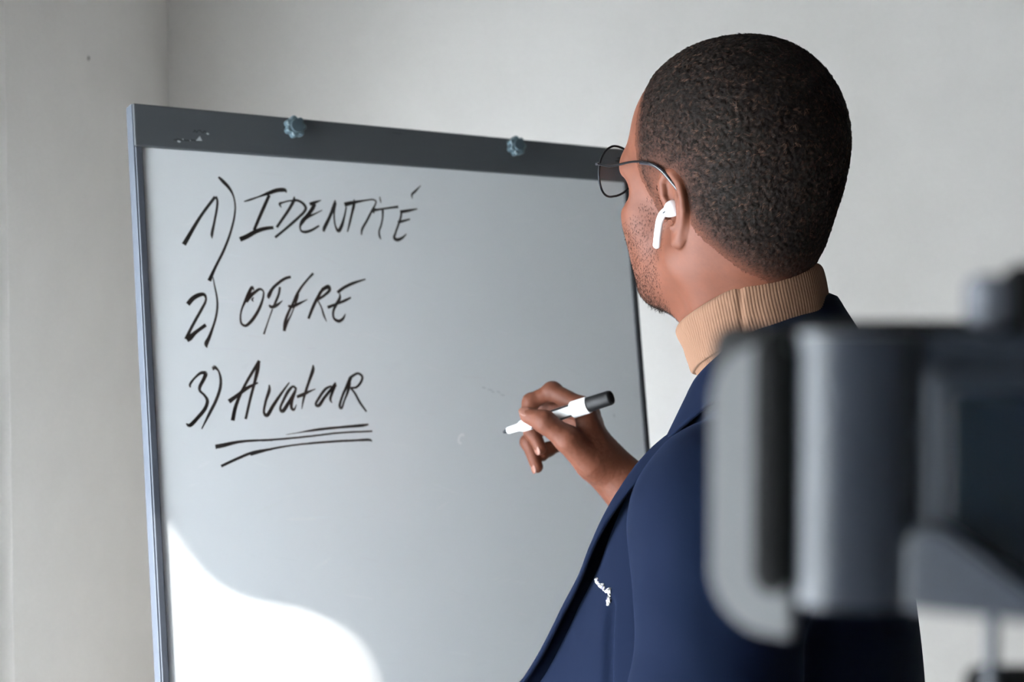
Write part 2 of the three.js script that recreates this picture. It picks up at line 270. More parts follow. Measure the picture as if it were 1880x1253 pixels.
// ------------------------------------------------------------------ the whiteboard easel
const BO = V(-0.3917, EYE + 0.162, -1.2563), BT = 0.60107, BP = 0.12842, BW = 0.66, BH = 1.0, BHEAD = 0.0464;
{
  const base = BO.clone().add(V(Math.cos(BT), 0, -Math.sin(BT)).multiplyScalar(BW / 2)); const top = base.y; base.y = 0;
  const easel = thing('whiteboard_easel', 'grey framed whiteboard easel with three handwritten lines in black marker', 'whiteboard', base, BT);
  const put = (name, g, m, parent = easel) => { const o = mesh(name, g, m, parent); if (parent === easel) { o.position.set(0, top, 0); o.rotation.x = -BP; } return o; };
  const S = -BW / 2, grey = std({ color: srgb(74, 78, 82), roughness: 0.55, metalness: 0.0, bumpMap: repeat(fine, 20), bumpScale: 0.0001 });
  // the panel and the writing on it, in millimetres from its upper left corner
  const K = 2.0, ink = canvasTexture(Math.round(BW * 1000 * K), Math.round(BH * 1000 * K), (c, w, h) => {
    c.fillStyle = 'rgb(226,230,233)'; c.fillRect(0, 0, w, h);
    for (let i = 0; i < 250; i++) { c.fillStyle = `rgba(${rnd() < 0.5 ? '215,218,221' : '242,243,244'},${0.08 + rnd() * 0.10})`; c.beginPath(); c.ellipse(rnd() * w, rnd() * h, 4 + rnd() * 40, 1 + rnd() * 3, -0.5 + rnd(), 0, 7); c.fill(); }
    c.lineCap = 'round'; c.lineJoin = 'round';
    c.strokeStyle = 'rgba(150,154,160,0.55)'; c.lineWidth = 1.6;    // traces of wiped-off writing
    for (let i = 0; i < 5; i++) { c.beginPath(); const x = 405 + i * 7 + rnd() * 3, y = 268 + i * 3 + rnd() * 4; c.moveTo(x * K, y * K); c.lineTo((x + 3 + rnd() * 3) * K, (y + rnd() * 3) * K); c.stroke(); }
    c.beginPath(); c.ellipse(612 * K, 318 * K, 3, 1.5, 1, 0, 7); c.stroke();
    c.strokeStyle = 'rgba(250,251,252,0.7)'; c.lineWidth = 6; c.beginPath(); c.ellipse(371 * K, 333 * K, 7, 11, 0.5, 1.2, 5); c.stroke();
    for (const line of INK) {
      const a = line.split(' ').map(Number), p = []; for (let i = 0; i < a.length; i += 3) p.push(V(a[i] * K, a[i + 1] * K, Math.max(0.25, a[i + 2] * 1.1) * K));
      const cv = new THREE.CatmullRomCurve3(p, false, 'centripetal'), n = Math.max(12, Math.ceil(cv.getLength() / 1.2)), q = cv.getPoints(n);
      c.fillStyle = 'rgb(21,17,15)';
      for (let i = 0; i < n; i++) {   // a broad bevelled nib, a little thicker along one slant
        const u = q[i], v = q[i + 1], dx = v.x - u.x, dy = v.y - u.y, l = Math.hypot(dx, dy) || 1, nx = -dy / l, ny = dx / l;
        c.beginPath(); c.moveTo(u.x + nx * u.z / 2, u.y + ny * u.z / 2); c.lineTo(v.x + nx * v.z / 2 + dx * 0.4, v.y + ny * v.z / 2 + dy * 0.4); c.lineTo(v.x - nx * v.z / 2 + dx * 0.4, v.y - ny * v.z / 2 + dy * 0.4); c.lineTo(u.x - nx * u.z / 2, u.y - ny * u.z / 2); c.fill();
      }
      c.strokeStyle = 'rgba(96,82,72,0.30)';   // streaks where the nib ran dry
      for (let k = 0; k < 2; k++) { const o = (rnd() - 0.5) * 0.5; c.lineWidth = 0.8; c.beginPath(); const i0 = Math.floor(n * rnd() * 0.4), i1 = Math.floor(n * (0.6 + rnd() * 0.35)); for (let i = i0; i < i1; i++) { const u = q[i], v = q[i + 1], l = Math.hypot(v.x - u.x, v.y - u.y) || 1; c.lineTo(u.x - (v.y - u.y) / l * u.z * o, u.y + (v.x - u.x) / l * u.z * o); } c.stroke(); }
    }
  });
  const flat = boxAt(S, S + BW, -BH, 0, -0.012, 0);
  { const p = flat.attributes.position, uv = flat.attributes.uv; for (let i = 0; i < p.count; i++) uv.setXY(i, (p.getX(i) - S) / BW, 1 + p.getY(i) / BH); }
  const panel = put('writing_panel', flat, std({ map: ink, roughness: 0.32, clearcoat: 0.5, clearcoatRoughness: 0.22 }));
  tag(panel, 'white panel with handwriting IDENTITÉ, OFFRE, Avatar');
  // header bar
  const hd = canvasTexture(1024, 96, (c, w, h) => {
    c.fillStyle = 'rgb(74,78,82)'; c.fillRect(0, 0, w, h);
    for (let i = 0; i < 500; i++) { c.fillStyle = `rgba(${rnd() < 0.5 ? '64,68,73' : '84,88,92'},0.10)`; c.fillRect(rnd() * w, rnd() * h, 10 + rnd() * 80, 1); }
    const k = w / 0.676, X = (s) => (s + 0.008) * k, Y = (t) => (0.0464 - t) * h / 0.0464;
    c.strokeStyle = 'rgb(33,35,38)'; c.lineWidth = 2.6; c.beginPath(); c.moveTo(X(0.034), Y(0.0100)); for (let i = 1; i <= 14; i++) c.lineTo(X(0.034 + i * 0.0022), Y(0.0095 + rnd() * 0.0016 + i * 0.00006)); c.stroke();   // torn sticker remains
    c.lineWidth = 1.6; c.beginPath(); c.moveTo(X(0.056), Y(0.020)); for (let i = 1; i <= 8; i++) c.lineTo(X(0.056 + i * 0.0018), Y(0.020 + rnd() * 0.003)); c.stroke();
    c.fillStyle = 'rgb(188,192,196)'; c.beginPath(); c.moveTo(X(0.058), Y(0.0105)); c.lineTo(X(0.063), Y(0.0165)); c.lineTo(X(0.0655), Y(0.011)); c.fill();
    for (const [s, t, r] of [[0.0395, 0.0085, 3], [0.072, 0.0195, 2.6], [0.044, 0.0112, 1.5], [0.052, 0.0105, 1.3]]) { c.beginPath(); c.ellipse(X(s), Y(t), r, r * 0.8, 0.6, 0, 7); c.fill(); }
    c.fillStyle = 'rgba(40,43,47,0.7)'; for (let i = 0; i < 4; i++) c.fillRect(X(0.303 + i * 0.003), Y(0.040), 3, 3);
  });
  const bar = rbox(BW + 0.016, BHEAD, 0.02, 0.0022); bar.translate(0, BHEAD / 2, -0.0068);
  { const p = bar.attributes.position, uv = bar.attributes.uv; for (let i = 0; i < p.count; i++) uv.setXY(i, (p.getX(i) - S + 0.008) / 0.676, p.getY(i) / BHEAD); }
  tag(put('header_bar', bar, std({ map: hd, roughness: 0.5, bumpMap: repeat(fine, 60, 6), bumpScale: 0.00008 })), 'dark grey header bar with scuffed sticker remains');
  const rail = std({ color: srgb(66, 72, 82), roughness: 0.4, metalness: 0.1 });
  for (const s of [-1, 1]) {   // thin side rails: a lip over the face and an outer side
    const lip = rbox(0.0075, BH, 0.004, 0.0012, 2); lip.translate(s * (BW / 2 + 0.0037), -BH / 2, 0.0012);
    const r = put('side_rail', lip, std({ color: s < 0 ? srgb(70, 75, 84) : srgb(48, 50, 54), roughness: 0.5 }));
    const side = rbox(0.0022, BH + BHEAD - 0.001, 0.0185, 0.0009, 2); side.translate(s * (BW / 2 + 0.0082), (BHEAD - BH) / 2, -0.0078);
    put('side_face', side, rail, r);
  }
  const low = rbox(BW + 0.016, 0.02, 0.018, 0.002); low.translate(0, -BH - 0.01, -0.0068); put('bottom_rail', low, grey);
  const tray = rbox(BW * 0.8, 0.006, 0.06, 0.002); tray.translate(0, -BH - 0.012, 0.03); put('pen_tray', tray, grey);
  // star knobs that clamp a paper pad
  const star = new THREE.Shape(); for (let i = 0; i <= 84; i++) { const a = i / 84 * Math.PI * 2, r = 0.0094 + 0.0015 * Math.cos(7 * a); star[i ? 'lineTo' : 'moveTo'](Math.cos(a) * r, Math.sin(a) * r); }
  const knobGeo = new THREE.ExtrudeGeometry(star, { depth: 0.007, bevelEnabled: true, bevelThickness: 0.0022, bevelSize: 0.0018, bevelSegments: 4, curveSegments: 4 });
  const kmat = std({ color: srgb(88, 106, 114), roughness: 0.35, transmission: 0.0, clearcoat: 0.4, clearcoatRoughness: 0.3 });
  for (const [s, t] of [[0.1705, 0.0325], [0.475, 0.0335]]) {
    const k = put('clamp_knob', knobGeo.clone().translate(S + s, t, 0.0105), kmat);
    const cp = new THREE.CylinderGeometry(0.0072, 0.0078, 0.003, 32).rotateX(Math.PI / 2).translate(S + s, t, 0.0206); put('knob_cap', cp, std({ color: srgb(72, 88, 96), roughness: 0.45 }), k);
    put('stem', new THREE.CylinderGeometry(0.004, 0.004, 0.010, 16).rotateX(Math.PI / 2).translate(S + s, t, 0.0058), grey, k);
  }
  // three legs behind the panel, in the easel's own upright axes
  const leg = (a, b, r) => mesh('leg', new THREE.TubeGeometry(new THREE.LineCurve3(a, b), 1, r, 14), rail, easel);
  const q = (x, t) => V(x, top + t * Math.cos(BP), -t * Math.sin(BP) - 0.032);
  leg(q(-0.2, -0.1), V(-0.36, 0, 0.17), 0.011); leg(q(0.2, -0.1), V(0.36, 0, 0.17), 0.011); leg(q(0, -0.05), V(0, 0, -0.55), 0.011);
}

// ------------------------------------------------------------------ the man: head
// head axes: x to his left, y up, z forwards, from the middle between the ear canals, in metres
const HYAW = RAD(54.2), HPITCH = RAD(10.6), HROLL = RAD(-9.3);
const HF0 = V(-Math.cos(HYAW), 0, -Math.sin(HYAW)), HL0 = V(-Math.sin(HYAW), 0, Math.cos(HYAW));
const HF = HF0.clone().multiplyScalar(Math.cos(HPITCH)).addScaledVector(V(0, 1, 0), Math.sin(HPITCH));
const HU0 = V(0, 1, 0).multiplyScalar(Math.cos(HPITCH)).addScaledVector(HF0, -Math.sin(HPITCH));
const HL = HL0.clone().multiplyScalar(Math.cos(HROLL)).addScaledVector(HU0, Math.sin(HROLL)), HU = HF.clone().cross(HL);
const HO = V(0.191, EYE + 0.0924, -1.0432);
const HEAD = new THREE.Matrix4().makeBasis(HL, HU, HF).setPosition(HO), HEADI = HEAD.clone().invert();
const person = thing('person', 'man in navy blazer and tan turtleneck seen from behind, writing on the whiteboard', 'person', V(0.2, 0, -1.0));
const hold = (name, g, m, parent = person) => { const o = mesh(name, g, m, parent); if (parent === person) o.position.copy(person.position).negate(); return o; };

const EA = RAD(10), earO = V(0.0720, -0.004, -0.004), EK = 0.92;
const eU = V(Math.sin(EA), 0, -Math.cos(EA)), eW = V(Math.cos(EA), 0, Math.sin(EA));
const helix = [[-0.001, 0.003, 0.001], [-0.0055, 0.013, 0.0035], [-0.004, 0.026, 0.005], [0.0035, 0.0325, 0.005], [0.013, 0.0315, 0.004], [0.0205, 0.0235, 0.003], [0.023, 0.012, 0.002], [0.022, -0.001, 0.001], [0.0178, -0.012, 0], [0.0125, -0.0205, -0.0005], [0.0075, -0.027, -0.0005], [0.0025, -0.030, 0]];
const anti = [[0.0075, 0.021, 0], [0.013, 0.0145, 0.001], [0.0162, 0.005, 0.0015], [0.015, -0.005, 0.0015], [0.010, -0.0135, 0.002], [0.0055, -0.0155, 0.003]];
function ear(x, y, z) {
  const dx = x - earO.x, dy = y - earO.y, dz = z - earO.z;
  const u0 = (dx * eU.x + dz * eU.z) / EK, w = (dx * eW.x + dz * eW.z) / EK, dv = dy / 0.94, c = Math.cos(0.16), s = Math.sin(0.16), v = dv * c - u0 * s, u = u0 * c + dv * s;
  const q = Math.hypot(u - 0.01, v, w); if (q > 0.07) return (q - 0.05) * EK;
  let d = ell(u, v, w, 0.0100, 0.005, -0.0035, 0.0135, 0.0275, 0.0032);          // the plate
  d = smin(d, ell(u, v, w, 0.006, -0.024, -0.001, 0.0085, 0.0105, 0.0042), 0.006); // lobe
  let h = 1; for (let i = 0; i < helix.length - 1; i++) { const a = helix[i], b = helix[i + 1]; h = Math.min(h, cap(u, v, w, a[0], a[1], a[2], b[0], b[1], b[2], 0.0036, 0.0036)); }
  d = smin(d, h, 0.0035);
  let k = 1; for (let i = 0; i < anti.length - 1; i++) { const a = anti[i], b = anti[i + 1]; k = Math.min(k, cap(u, v, w, a[0], a[1], a[2], b[0], b[1], b[2], 0.0032, 0.0032)); }
  d = smin(d, k, 0.004);
  d = smin(d, ell(u, v, w, 0.004, 0.002, -0.010, 0.012, 0.022, 0.009), 0.006);   // root against the skull
  d = smax(d, -ell(u, v, w, 0.0065, -0.003, 0.0035, 0.0068, 0.0095, 0.0075), 0.003); // concha
  d = smax(d, -ell(u, v, w, 0.007, 0.0175, 0.0055, 0.0062, 0.0100, 0.0048), 0.003); // hollow under the rim
  d = smin(d, ell(u, v, w, -0.003, -0.003, 0.003, 0.0036, 0.0058, 0.0042), 0.004);  // tragus
  return d * EK;
}
function skull(x, y, z) {
  const ax = Math.abs(x);
  let d = ell(x, y, z, 0, 0.046, 0.021, 0.072, 0.078, 0.076);
  d = smin(d, ell(x, y, z, 0, 0.046, -0.025, 0.0745, 0.0865, 0.080), 0.03);
  d = smin(d, ell(x, y, z, 0, -0.012, -0.040, 0.056, 0.060, 0.047), 0.03);         // nape
  d = smin(d, ell(x, y, z, 0, 0.012, 0.065, 0.061, 0.042, 0.038), 0.02);           // brow
  d = smin(d, ell(x, y, z, 0, -0.045, 0.045, 0.053, 0.057, 0.047), 0.02);          // middle of the face
  d = smin(d, sph(ax, y, z, 0.027, -0.056, 0.063, 0.0225), 0.02);                  // round of the mouth
  d = smin(d, sph(ax, y, z, 0.046, -0.022, 0.056, 0.018), 0.034);                  // cheekbone
  d = smin(d, cap(ax, y, z, 0.052, -0.052, 0.004, 0.022, -0.092, 0.070, 0.013, 0.014), 0.028);  // jaw
  d = smin(d, sph(x, y, z, 0, -0.092, 0.080, 0.019), 0.02);                        // chin
  return d;
}
const NK0 = V(0, -0.045, -0.022), NK1 = at(1396, 690, 1.075).applyMatrix4(HEADI);
function neck(x, y, z) {
  const d = cap(x, y, z, NK0.x, NK0.y, NK0.z, NK1.x, NK1.y, NK1.z, 0.053, 0.043);
  const g = cap(x, y, z, 0, -0.082, 0.044, 0, -0.140, 0.000, 0.028, 0.022);                    // under the jaw to the throat
  const m = cap(Math.abs(x), y, z, 0.056, -0.022, -0.024, 0.022, -0.125, -0.004, 0.011, 0.009);  // sternomastoid
  return smin(smin(d, m, 0.03), g, 0.03);
}
function headF(x, y, z) {
  const ax = Math.abs(x);
  let d = skull(x, y, z);
  d = smin(d, neck(x, y, z), 0.030);
  if (z > 0.04) {
    d = smin(d, cap(ax, y, z, 0.008, 0.019, 0.090, 0.049, 0.026, 0.071, 0.008, 0.0095), 0.012);   // brow ridge
    d = smax(d, -ell(ax, y, z, 0.032, 0.004, 0.097, 0.018, 0.013, 0.016), 0.014);     // eye socket
    d = smax(d, -ell(ax, y, z, 0.055, 0.001, 0.074, 0.0090, 0.009, 0.011), 0.014);     // outer rim of the socket
    d = smin(d, sph(ax, y, z, 0.032, 0.003, 0.076, 0.0135), 0.004);                   // lids
    d = smax(d, -ell(ax, y, z, 0.032, 0.002, 0.0915, 0.012, 0.0024, 0.006), 0.002);    // opening
    let n = cap(x, y, z, 0, 0.010, 0.090, 0, -0.026, 0.110, 0.0068, 0.0095);
    n = smin(n, sph(ax, y, z, 0.0135, -0.030, 0.099, 0.0085), 0.008);
    n = smax(n, -ell(ax, y, z, 0.008, -0.038, 0.104, 0.004, 0.005, 0.005), 0.003);
    d = smin(d, n, 0.010);
    d = smin(d, ell(x, y, z, 0, -0.054, 0.090, 0.024, 0.0075, 0.012), 0.006);
    d = smin(d, ell(x, y, z, 0, -0.067, 0.088, 0.021, 0.0085, 0.012), 0.006);
    d = smax(d, -ell(x, y, z, 0, -0.0605, 0.103, 0.024, 0.0012, 0.010), 0.003);
  }
  const e = ear(ax, y, z);
  return e < 0.03 ? smin(d, e, 0.005) : d;
}
// how far inside the hair a place on the scalp lies
const hairline = [[0.135, 0.056], [0.105, 0.070], [0.090, 0.061], [0.075, 0.053], [0.060, 0.049], [0.045, 0.047], [0.020, 0.043], [0.000, 0.030], [-0.030, 0.022], [-0.2, 0.022]];
function hairMask(x, y, z) {
  const ax = Math.abs(x), w = 0.0022 * noise(x * 200, y * 200, z * 200, 2);
  let zf = 0.062; for (let i = 0; i < hairline.length - 1; i++) { const [y0, z0] = hairline[i], [y1, z1] = hairline[i + 1]; if (y <= y0 && y >= y1) zf = lerp(z0, z1, (y0 - y) / (y0 - y1)); }
  const front = zf - z + w;
  const zb = -0.010 - 0.92 * Math.max(0, 0.006 - y);
  const low = Math.min(zb - z + w, y + 0.135 - 0.25 * ax);                   // behind the ear and down to the nape
  const side = smax(smax(-(y + 0.020), 0.010 - z, 0.012), -0.5, 0.01) * -0.6 + w * 0.5;               // sideburn
  const e = Math.hypot((y - 0.000) / 1.6, z - 0.006) - 0.0115 + w;            // clear of the ear
  return Math.min(front, e, smax(y - 0.022, smax(low, side, 0.006), 0.012), 0.05);
}
const hairT = (x, y, z) => { const m = hairMask(x, y, z); return m <= 0 ? -0.004 : 0.0003 + 0.0039 * smoothstep(m, 0, 0.030) * smoothstep(y, -0.13, 0.04); };
const SKIN = [0.128, 0.043, 0.0235];
function paintSkin(o, x, y, z) {
  const a = noise(x * 90, y * 90, z * 90, 3), b = noise(x * 420 + 9, y * 420, z * 420, 2), k = 1 + 0.14 * a + 0.10 * b;
  o[0] = SKIN[0] * k; o[1] = SKIN[1] * k * (1 - 0.05 * a); o[2] = SKIN[2] * k * (1 - 0.08 * a);
}
// how thick the shaved beard grows at a place on the face
function want(x, y, z) {
    const ax = Math.abs(x); if (y > 0.016 || z < 0.004 || y < -0.15) return 0;
    const top = lerp(0.014, -0.026, smoothstep(z, 0.018, 0.070)) - 0.010 * smoothstep(z, 0.070, 0.09);   // edge across the cheek
    const jaw = smoothstep(top - y, -0.004, 0.012);
    const back = smoothstep(z - (0.010 + 0.24 * Math.max(0, -y - 0.02)), -0.002, 0.012);
    const under = y < -0.098 ? 1 - smoothstep(-y, 0.125, 0.15) : 1;
    const n = 0.62 + 0.5 * noise(x * 110, y * 110, z * 110, 2);
    const chin = smoothstep(-y, 0.066, 0.085) * smoothstep(z, 0.03, 0.06) * 0.6;
    if (ax < 0.027 && y > -0.076 && y < -0.046 && z > 0.07) return 0;
    return clamp((0.42 + chin) * jaw * back * under * n, 0, 1);
}
function paintHead(o, x, y, z) {
  paintSkin(o, x, y, z);
  const ax = Math.abs(x);
  if (z > 0.06 && Math.abs(x) < 0.026 && y < -0.047 && y > -0.076) { o[0] *= 0.8; o[1] *= 0.72; o[2] *= 0.8; }   // lips
  const st = want(x, y, z); if (st > 0) { const q = 1 - 0.42 * st * clamp(0.75 + 0.9 * noise(x * 300, y * 300, z * 300, 2), 0, 1.4); o[0] *= q; o[1] *= lerp(1, q, 0.85); o[2] *= lerp(1, q, 0.7); }   // roots of the shaved beard
  const brow = Math.hypot((ax - 0.033) / 0.021, (y - 0.027 - 0.05 * (ax - 0.033)) / 0.0042); if (z > 0.05 && brow < 1) for (let i = 0; i < 3; i++) o[i] *= 0.2;
  for (const [mx, my, mz] of [[0.050, -0.045, -0.043]]) if (Math.hypot(x - mx, y - my, z - mz) < 0.0012) for (let i = 0; i < 3; i++) o[i] *= 0.35;
}
const skinMat = std({ vertexColors: true, roughness: 0.56, specularIntensity: 0.55 });
const headLocal = solid(headF, [-0.11, -0.24, -0.13], [0.11, 0.15, 0.135], 0.0016, paintHead);
const headGeo = headLocal.clone().applyMatrix4(HEAD);
const hairF = (x, y, z) => {
  const s = smin(skull(x, y, z), neck(x, y, z), 0.030), m = hairMask(x, y, z);
  const t = hairT(x, y, z) * (0.86 + 0.34 * noise(x * 330, y * 330, z * 330, 2));
  return Math.max(s - t, -m * 0.9, -s - 0.006);
};
const hairGeo = solid(hairF, [-0.095, -0.15, -0.12], [0.095, 0.155, 0.115], 0.0017, (o, x, y, z) => {
  const m = hairMask(x, y, z), v = noise(x * 260, y * 420, z * 260, 3), den = clamp(0.30 + 0.7 * smoothstep(m, 0, 0.055) + 0.35 * v, 0, 1);
  paintSkin(o, x, y, z); for (let i = 0; i < 3; i++) o[i] = lerp(o[i] * lerp(0.98, 0.42, smoothstep(m, 0, 0.02)), [0.008, 0.0058, 0.005][i], den);
});
// points spread evenly over a mesh
function scatter(g, n, keep) {
  const p = g.attributes.position, N = g.attributes.normal, ix = g.index.array, acc = new Float64Array(ix.length / 3), a = V(), b = V(), c = V(); let s = 0;
  for (let i = 0; i < acc.length; i++) { a.fromBufferAttribute(p, ix[3 * i]); b.fromBufferAttribute(p, ix[3 * i + 1]); c.fromBufferAttribute(p, ix[3 * i + 2]); s += b.sub(a).cross(c.sub(a)).length() / 2; acc[i] = s; }
  const out = [];
  for (let k = 0; k < n; k++) {
    const r = rnd() * s; let lo = 0, hi = acc.length - 1; while (lo < hi) { const m = lo + hi >> 1; if (acc[m] < r) lo = m + 1; else hi = m; }
    let u = rnd(), v = rnd(); if (u + v > 1) { u = 1 - u; v = 1 - v; }
    const P = V(), Q = V(); [[0, 1 - u - v], [1, u], [2, v]].forEach(([e, w]) => { P.addScaledVector(a.fromBufferAttribute(p, ix[3 * lo + e]), w); Q.addScaledVector(b.fromBufferAttribute(N, ix[3 * lo + e]), w); });
    if (keep(P, Q.normalize())) out.push([P, Q]);
  }
  return out;
}
// one short bent hair along +y
function strandGeo(len, r, bend) {
  const P = [], T = [], n = 3;
  for (let j = 0; j <= n; j++) { const t = j / n, rr = r * (1 - t * 0.75), y = len * t, o = bend * len * t * t; for (let i = 0; i < 3; i++) { const a = i / 3 * Math.PI * 2; P.push(Math.cos(a) * rr + o, y, Math.sin(a) * rr); } }
  for (let j = 0; j < n; j++) for (let i = 0; i < 3; i++) { const a = j * 3 + i, b = j * 3 + (i + 1) % 3; T.push(a, a + 3, b, b, a + 3, b + 3); }
  const g = new THREE.BufferGeometry(); g.setAttribute('position', new THREE.Float32BufferAttribute(P, 3)); g.setIndex(T); g.computeVertexNormals(); return g;
}
function strands(name, list, geo, mat, parent, lay, tint, size) {
  const im = new THREE.InstancedMesh(geo, mat, list.length), M = new THREE.Matrix4(), q = new THREE.Quaternion(), c = new THREE.Color();
  list.forEach(([P, N], i) => {
    const d = lay(P, N).normalize(), side = V().crossVectors(d, N).normalize(), up = V().crossVectors(side, d);
    M.makeBasis(up.clone().negate(), d, side.clone()); M.setPosition(P.x, P.y, P.z); const s = size(P); M.scale(V(s, s, s)); im.setMatrixAt(i, M);
    im.setColorAt(i, c.setRGB(...tint(P, i)));
  });
  im.name = name; im.castShadow = im.receiveShadow = true; im.userData.kind = 'stuff'; parent.add(im); return im;
}
const hair = hold('hair', hairGeo.clone().applyMatrix4(HEAD), std({ vertexColors: true, roughness: 0.75, specularIntensity: 0.35 }));
tag(hair, 'very short cropped black hair faded at the temples');
const onHead = (m) => { m.applyMatrix4(HEAD); return m; };
const hairMat = std({ color: 0xffffff, roughness: 0.65, specularIntensity: 0.25 });
const jitter = (k) => V((rnd() - 0.5) * k, (rnd() - 0.5) * k, (rnd() - 0.5) * k);
{
  const list = scatter(hairGeo, HAIRS, (P, N) => hairMask(P.x, P.y, P.z) > -0.001 && P.dot(N) > 0 && rnd() < 0.35 + 0.65 * smoothstep(hairMask(P.x, P.y, P.z), 0, 0.02));
  onHead(strands('hair_strands', list, strandGeo(0.0031, 0.00022, 0.8), hairMat, hair, (P, N) => {
    const w = V(noise(P.x * 130, P.y * 130, P.z * 130, 2), noise(P.x * 130 + 40, P.y * 130, P.z * 130, 2), noise(P.x * 130, P.y * 130 + 40, P.z * 130, 2)).multiplyScalar(2.2);
    const along = V(0, -0.55, 0.75).add(w).add(jitter(0.8)); along.addScaledVector(N, -along.dot(N)); return along.normalize().addScaledVector(N, 0.35 + rnd() * 0.3);
  }, (P) => { const v = noise(P.x * 240, P.y * 420, P.z * 240, 2), b = Math.max(0, v + 0.08) * 1.25 + rnd() * 0.12; return [0.0065 + 0.17 * b * b, 0.0048 + 0.092 * b * b, 0.004 + 0.06 * b * b]; }, (P) => lerp(0.45, 1.05, smoothstep(hairMask(P.x, P.y, P.z), 0, 0.03) * smoothstep(P.y, -0.13, 0.03)) * (0.75 + rnd() * 0.5)));
}

// ------------------------------------------------------------------ the man: hands
function handF(J) {   // J.wrist, J.arm, J.fingers [[knuckle, joint, joint, tip] x 4], J.thumb [base, knuckle, joint, tip]
  const R = [[0.0108, 0.0094, 0.0082, 0.0068], [0.0110, 0.0096, 0.0084, 0.0070], [0.0106, 0.0092, 0.0080, 0.0067], [0.0096, 0.0080, 0.0070, 0.0060]];
  const T = [0.0150, 0.0128, 0.0112, 0.0086], seg = [];
  const fingers = J.fingers.map((f, i) => [0, 1, 2].map((k) => capV(f[k], f[k + 1], R[i][k], R[i][k + 1])));
  const knuckles = J.fingers.map((f, i) => [f[1], f[2]].map((p, k) => [p, R[i][k + 1] * 1.07]));
  const thumb = [0, 1, 2].map((k) => capV(J.thumb[k], J.thumb[k + 1], T[k], T[k + 1]));
  const metas = J.fingers.map((f, i) => capV(f[0], J.wrist.clone().lerp(f[0], 0.12).lerp(J.across[i], 0.35), 0.0112, 0.0120));
  const fore = [capV(J.wrist, J.arm[0], 0.0188, 0.0212), capV(J.arm[0], J.arm[1], 0.0212, 0.036)];
  return (x, y, z) => {
    let palm = 1; for (const m of metas) palm = smin(palm, m(x, y, z), 0.014);
    let a = Math.min(fore[0](x, y, z), 1); a = smin(a, fore[1](x, y, z), 0.03);
    palm = smin(palm, a, 0.026);
    let t = smin(smin(thumb[0](x, y, z), thumb[1](x, y, z), 0.006), thumb[2](x, y, z), 0.006);
    palm = smin(palm, thumb[0](x, y, z), 0.020);
    let d = smin(palm, t, 0.004);
    for (let i = 0; i < 4; i++) {
      const f = fingers[i]; let q = smin(smin(f[0](x, y, z), f[1](x, y, z), 0.004), f[2](x, y, z), 0.004);
      for (const [p, r] of knuckles[i]) q = smin(q, sph(x, y, z, p.x, p.y, p.z, r), 0.004);
      const near = Math.hypot(x - J.fingers[i][0].x, y - J.fingers[i][0].y, z - J.fingers[i][0].z) < 0.03;
      d = near ? smin(d, q, 0.007) : smin(d, q, 0.0015);
    }
    return d + 0.0004 * noise(x * 260, y * 260, z * 260, 3);
  };
}
const box = (pts, m) => { const b = new THREE.Box3().setFromPoints(pts).expandByScalar(m); return [b.min.toArray(), b.max.toArray()]; };
const RH = {
  wrist: at(1112, 856, 1.247), arm: [at(1154, 896, 1.248), V(0.262, 1.08, -1.2)],
  fingers: [
    [at(1070, 750, 1.240), at(1014, 719, 1.266), at(975, 738, 1.268), at(965, 760, 1.262)],
    [at(1080, 760, 1.258), at(1005, 742, 1.292), at(977, 792, 1.290), at(992, 824, 1.280)],
    [at(1086, 776, 1.276), at(1005, 770, 1.312), at(970, 812, 1.308), at(986, 858, 1.296)],
    [at(1088, 796, 1.292), at(1036, 812, 1.320), at(1006, 826, 1.316), at(996, 838, 1.304)]],
  thumb: [at(1082, 848, 1.230), at(1042, 807, 1.221), at(1000, 775, 1.221), at(970, 764, 1.232)],
};
RH.across = [at(1096, 848, 1.237), at(1104, 850, 1.245), at(1110, 852, 1.254), at(1114, 856, 1.262)];
function paintHand(o, x, y, z) {   // skin a little darker and creased over the knuckles
  paintSkin(o, x, y, z); let k = 1;
  for (const f of KNUCKLES) { const q = Math.hypot(x - f[0].x, y - f[0].y, z - f[0].z); if (q < 0.014) { const a = (x - f[0].x) * f[1].x + (y - f[0].y) * f[1].y + (z - f[0].z) * f[1].z; k = Math.min(k, 1 - (1 - q / 0.014) * (0.22 + 0.30 * Math.pow(Math.abs(Math.cos(a * 1500 + noise(x * 300, y * 300, z * 300, 2) * 2)), 6))); } }
  for (let i = 0; i < 3; i++) o[i] *= k;
}
const KNUCKLES = [...RH.fingers.flatMap((f) => [[f[1], f[2].clone().sub(f[1]).normalize()], [f[2], f[3].clone().sub(f[2]).normalize()]]), [RH.thumb[2], RH.thumb[3].clone().sub(RH.thumb[2]).normalize()]];
const rightHand = solid(handF(RH), ...box([RH.wrist, RH.arm[0], V(0.2, 1.2, -1.22), ...RH.fingers.flat(), ...RH.thumb], 0.03), 0.0019, paintHand);

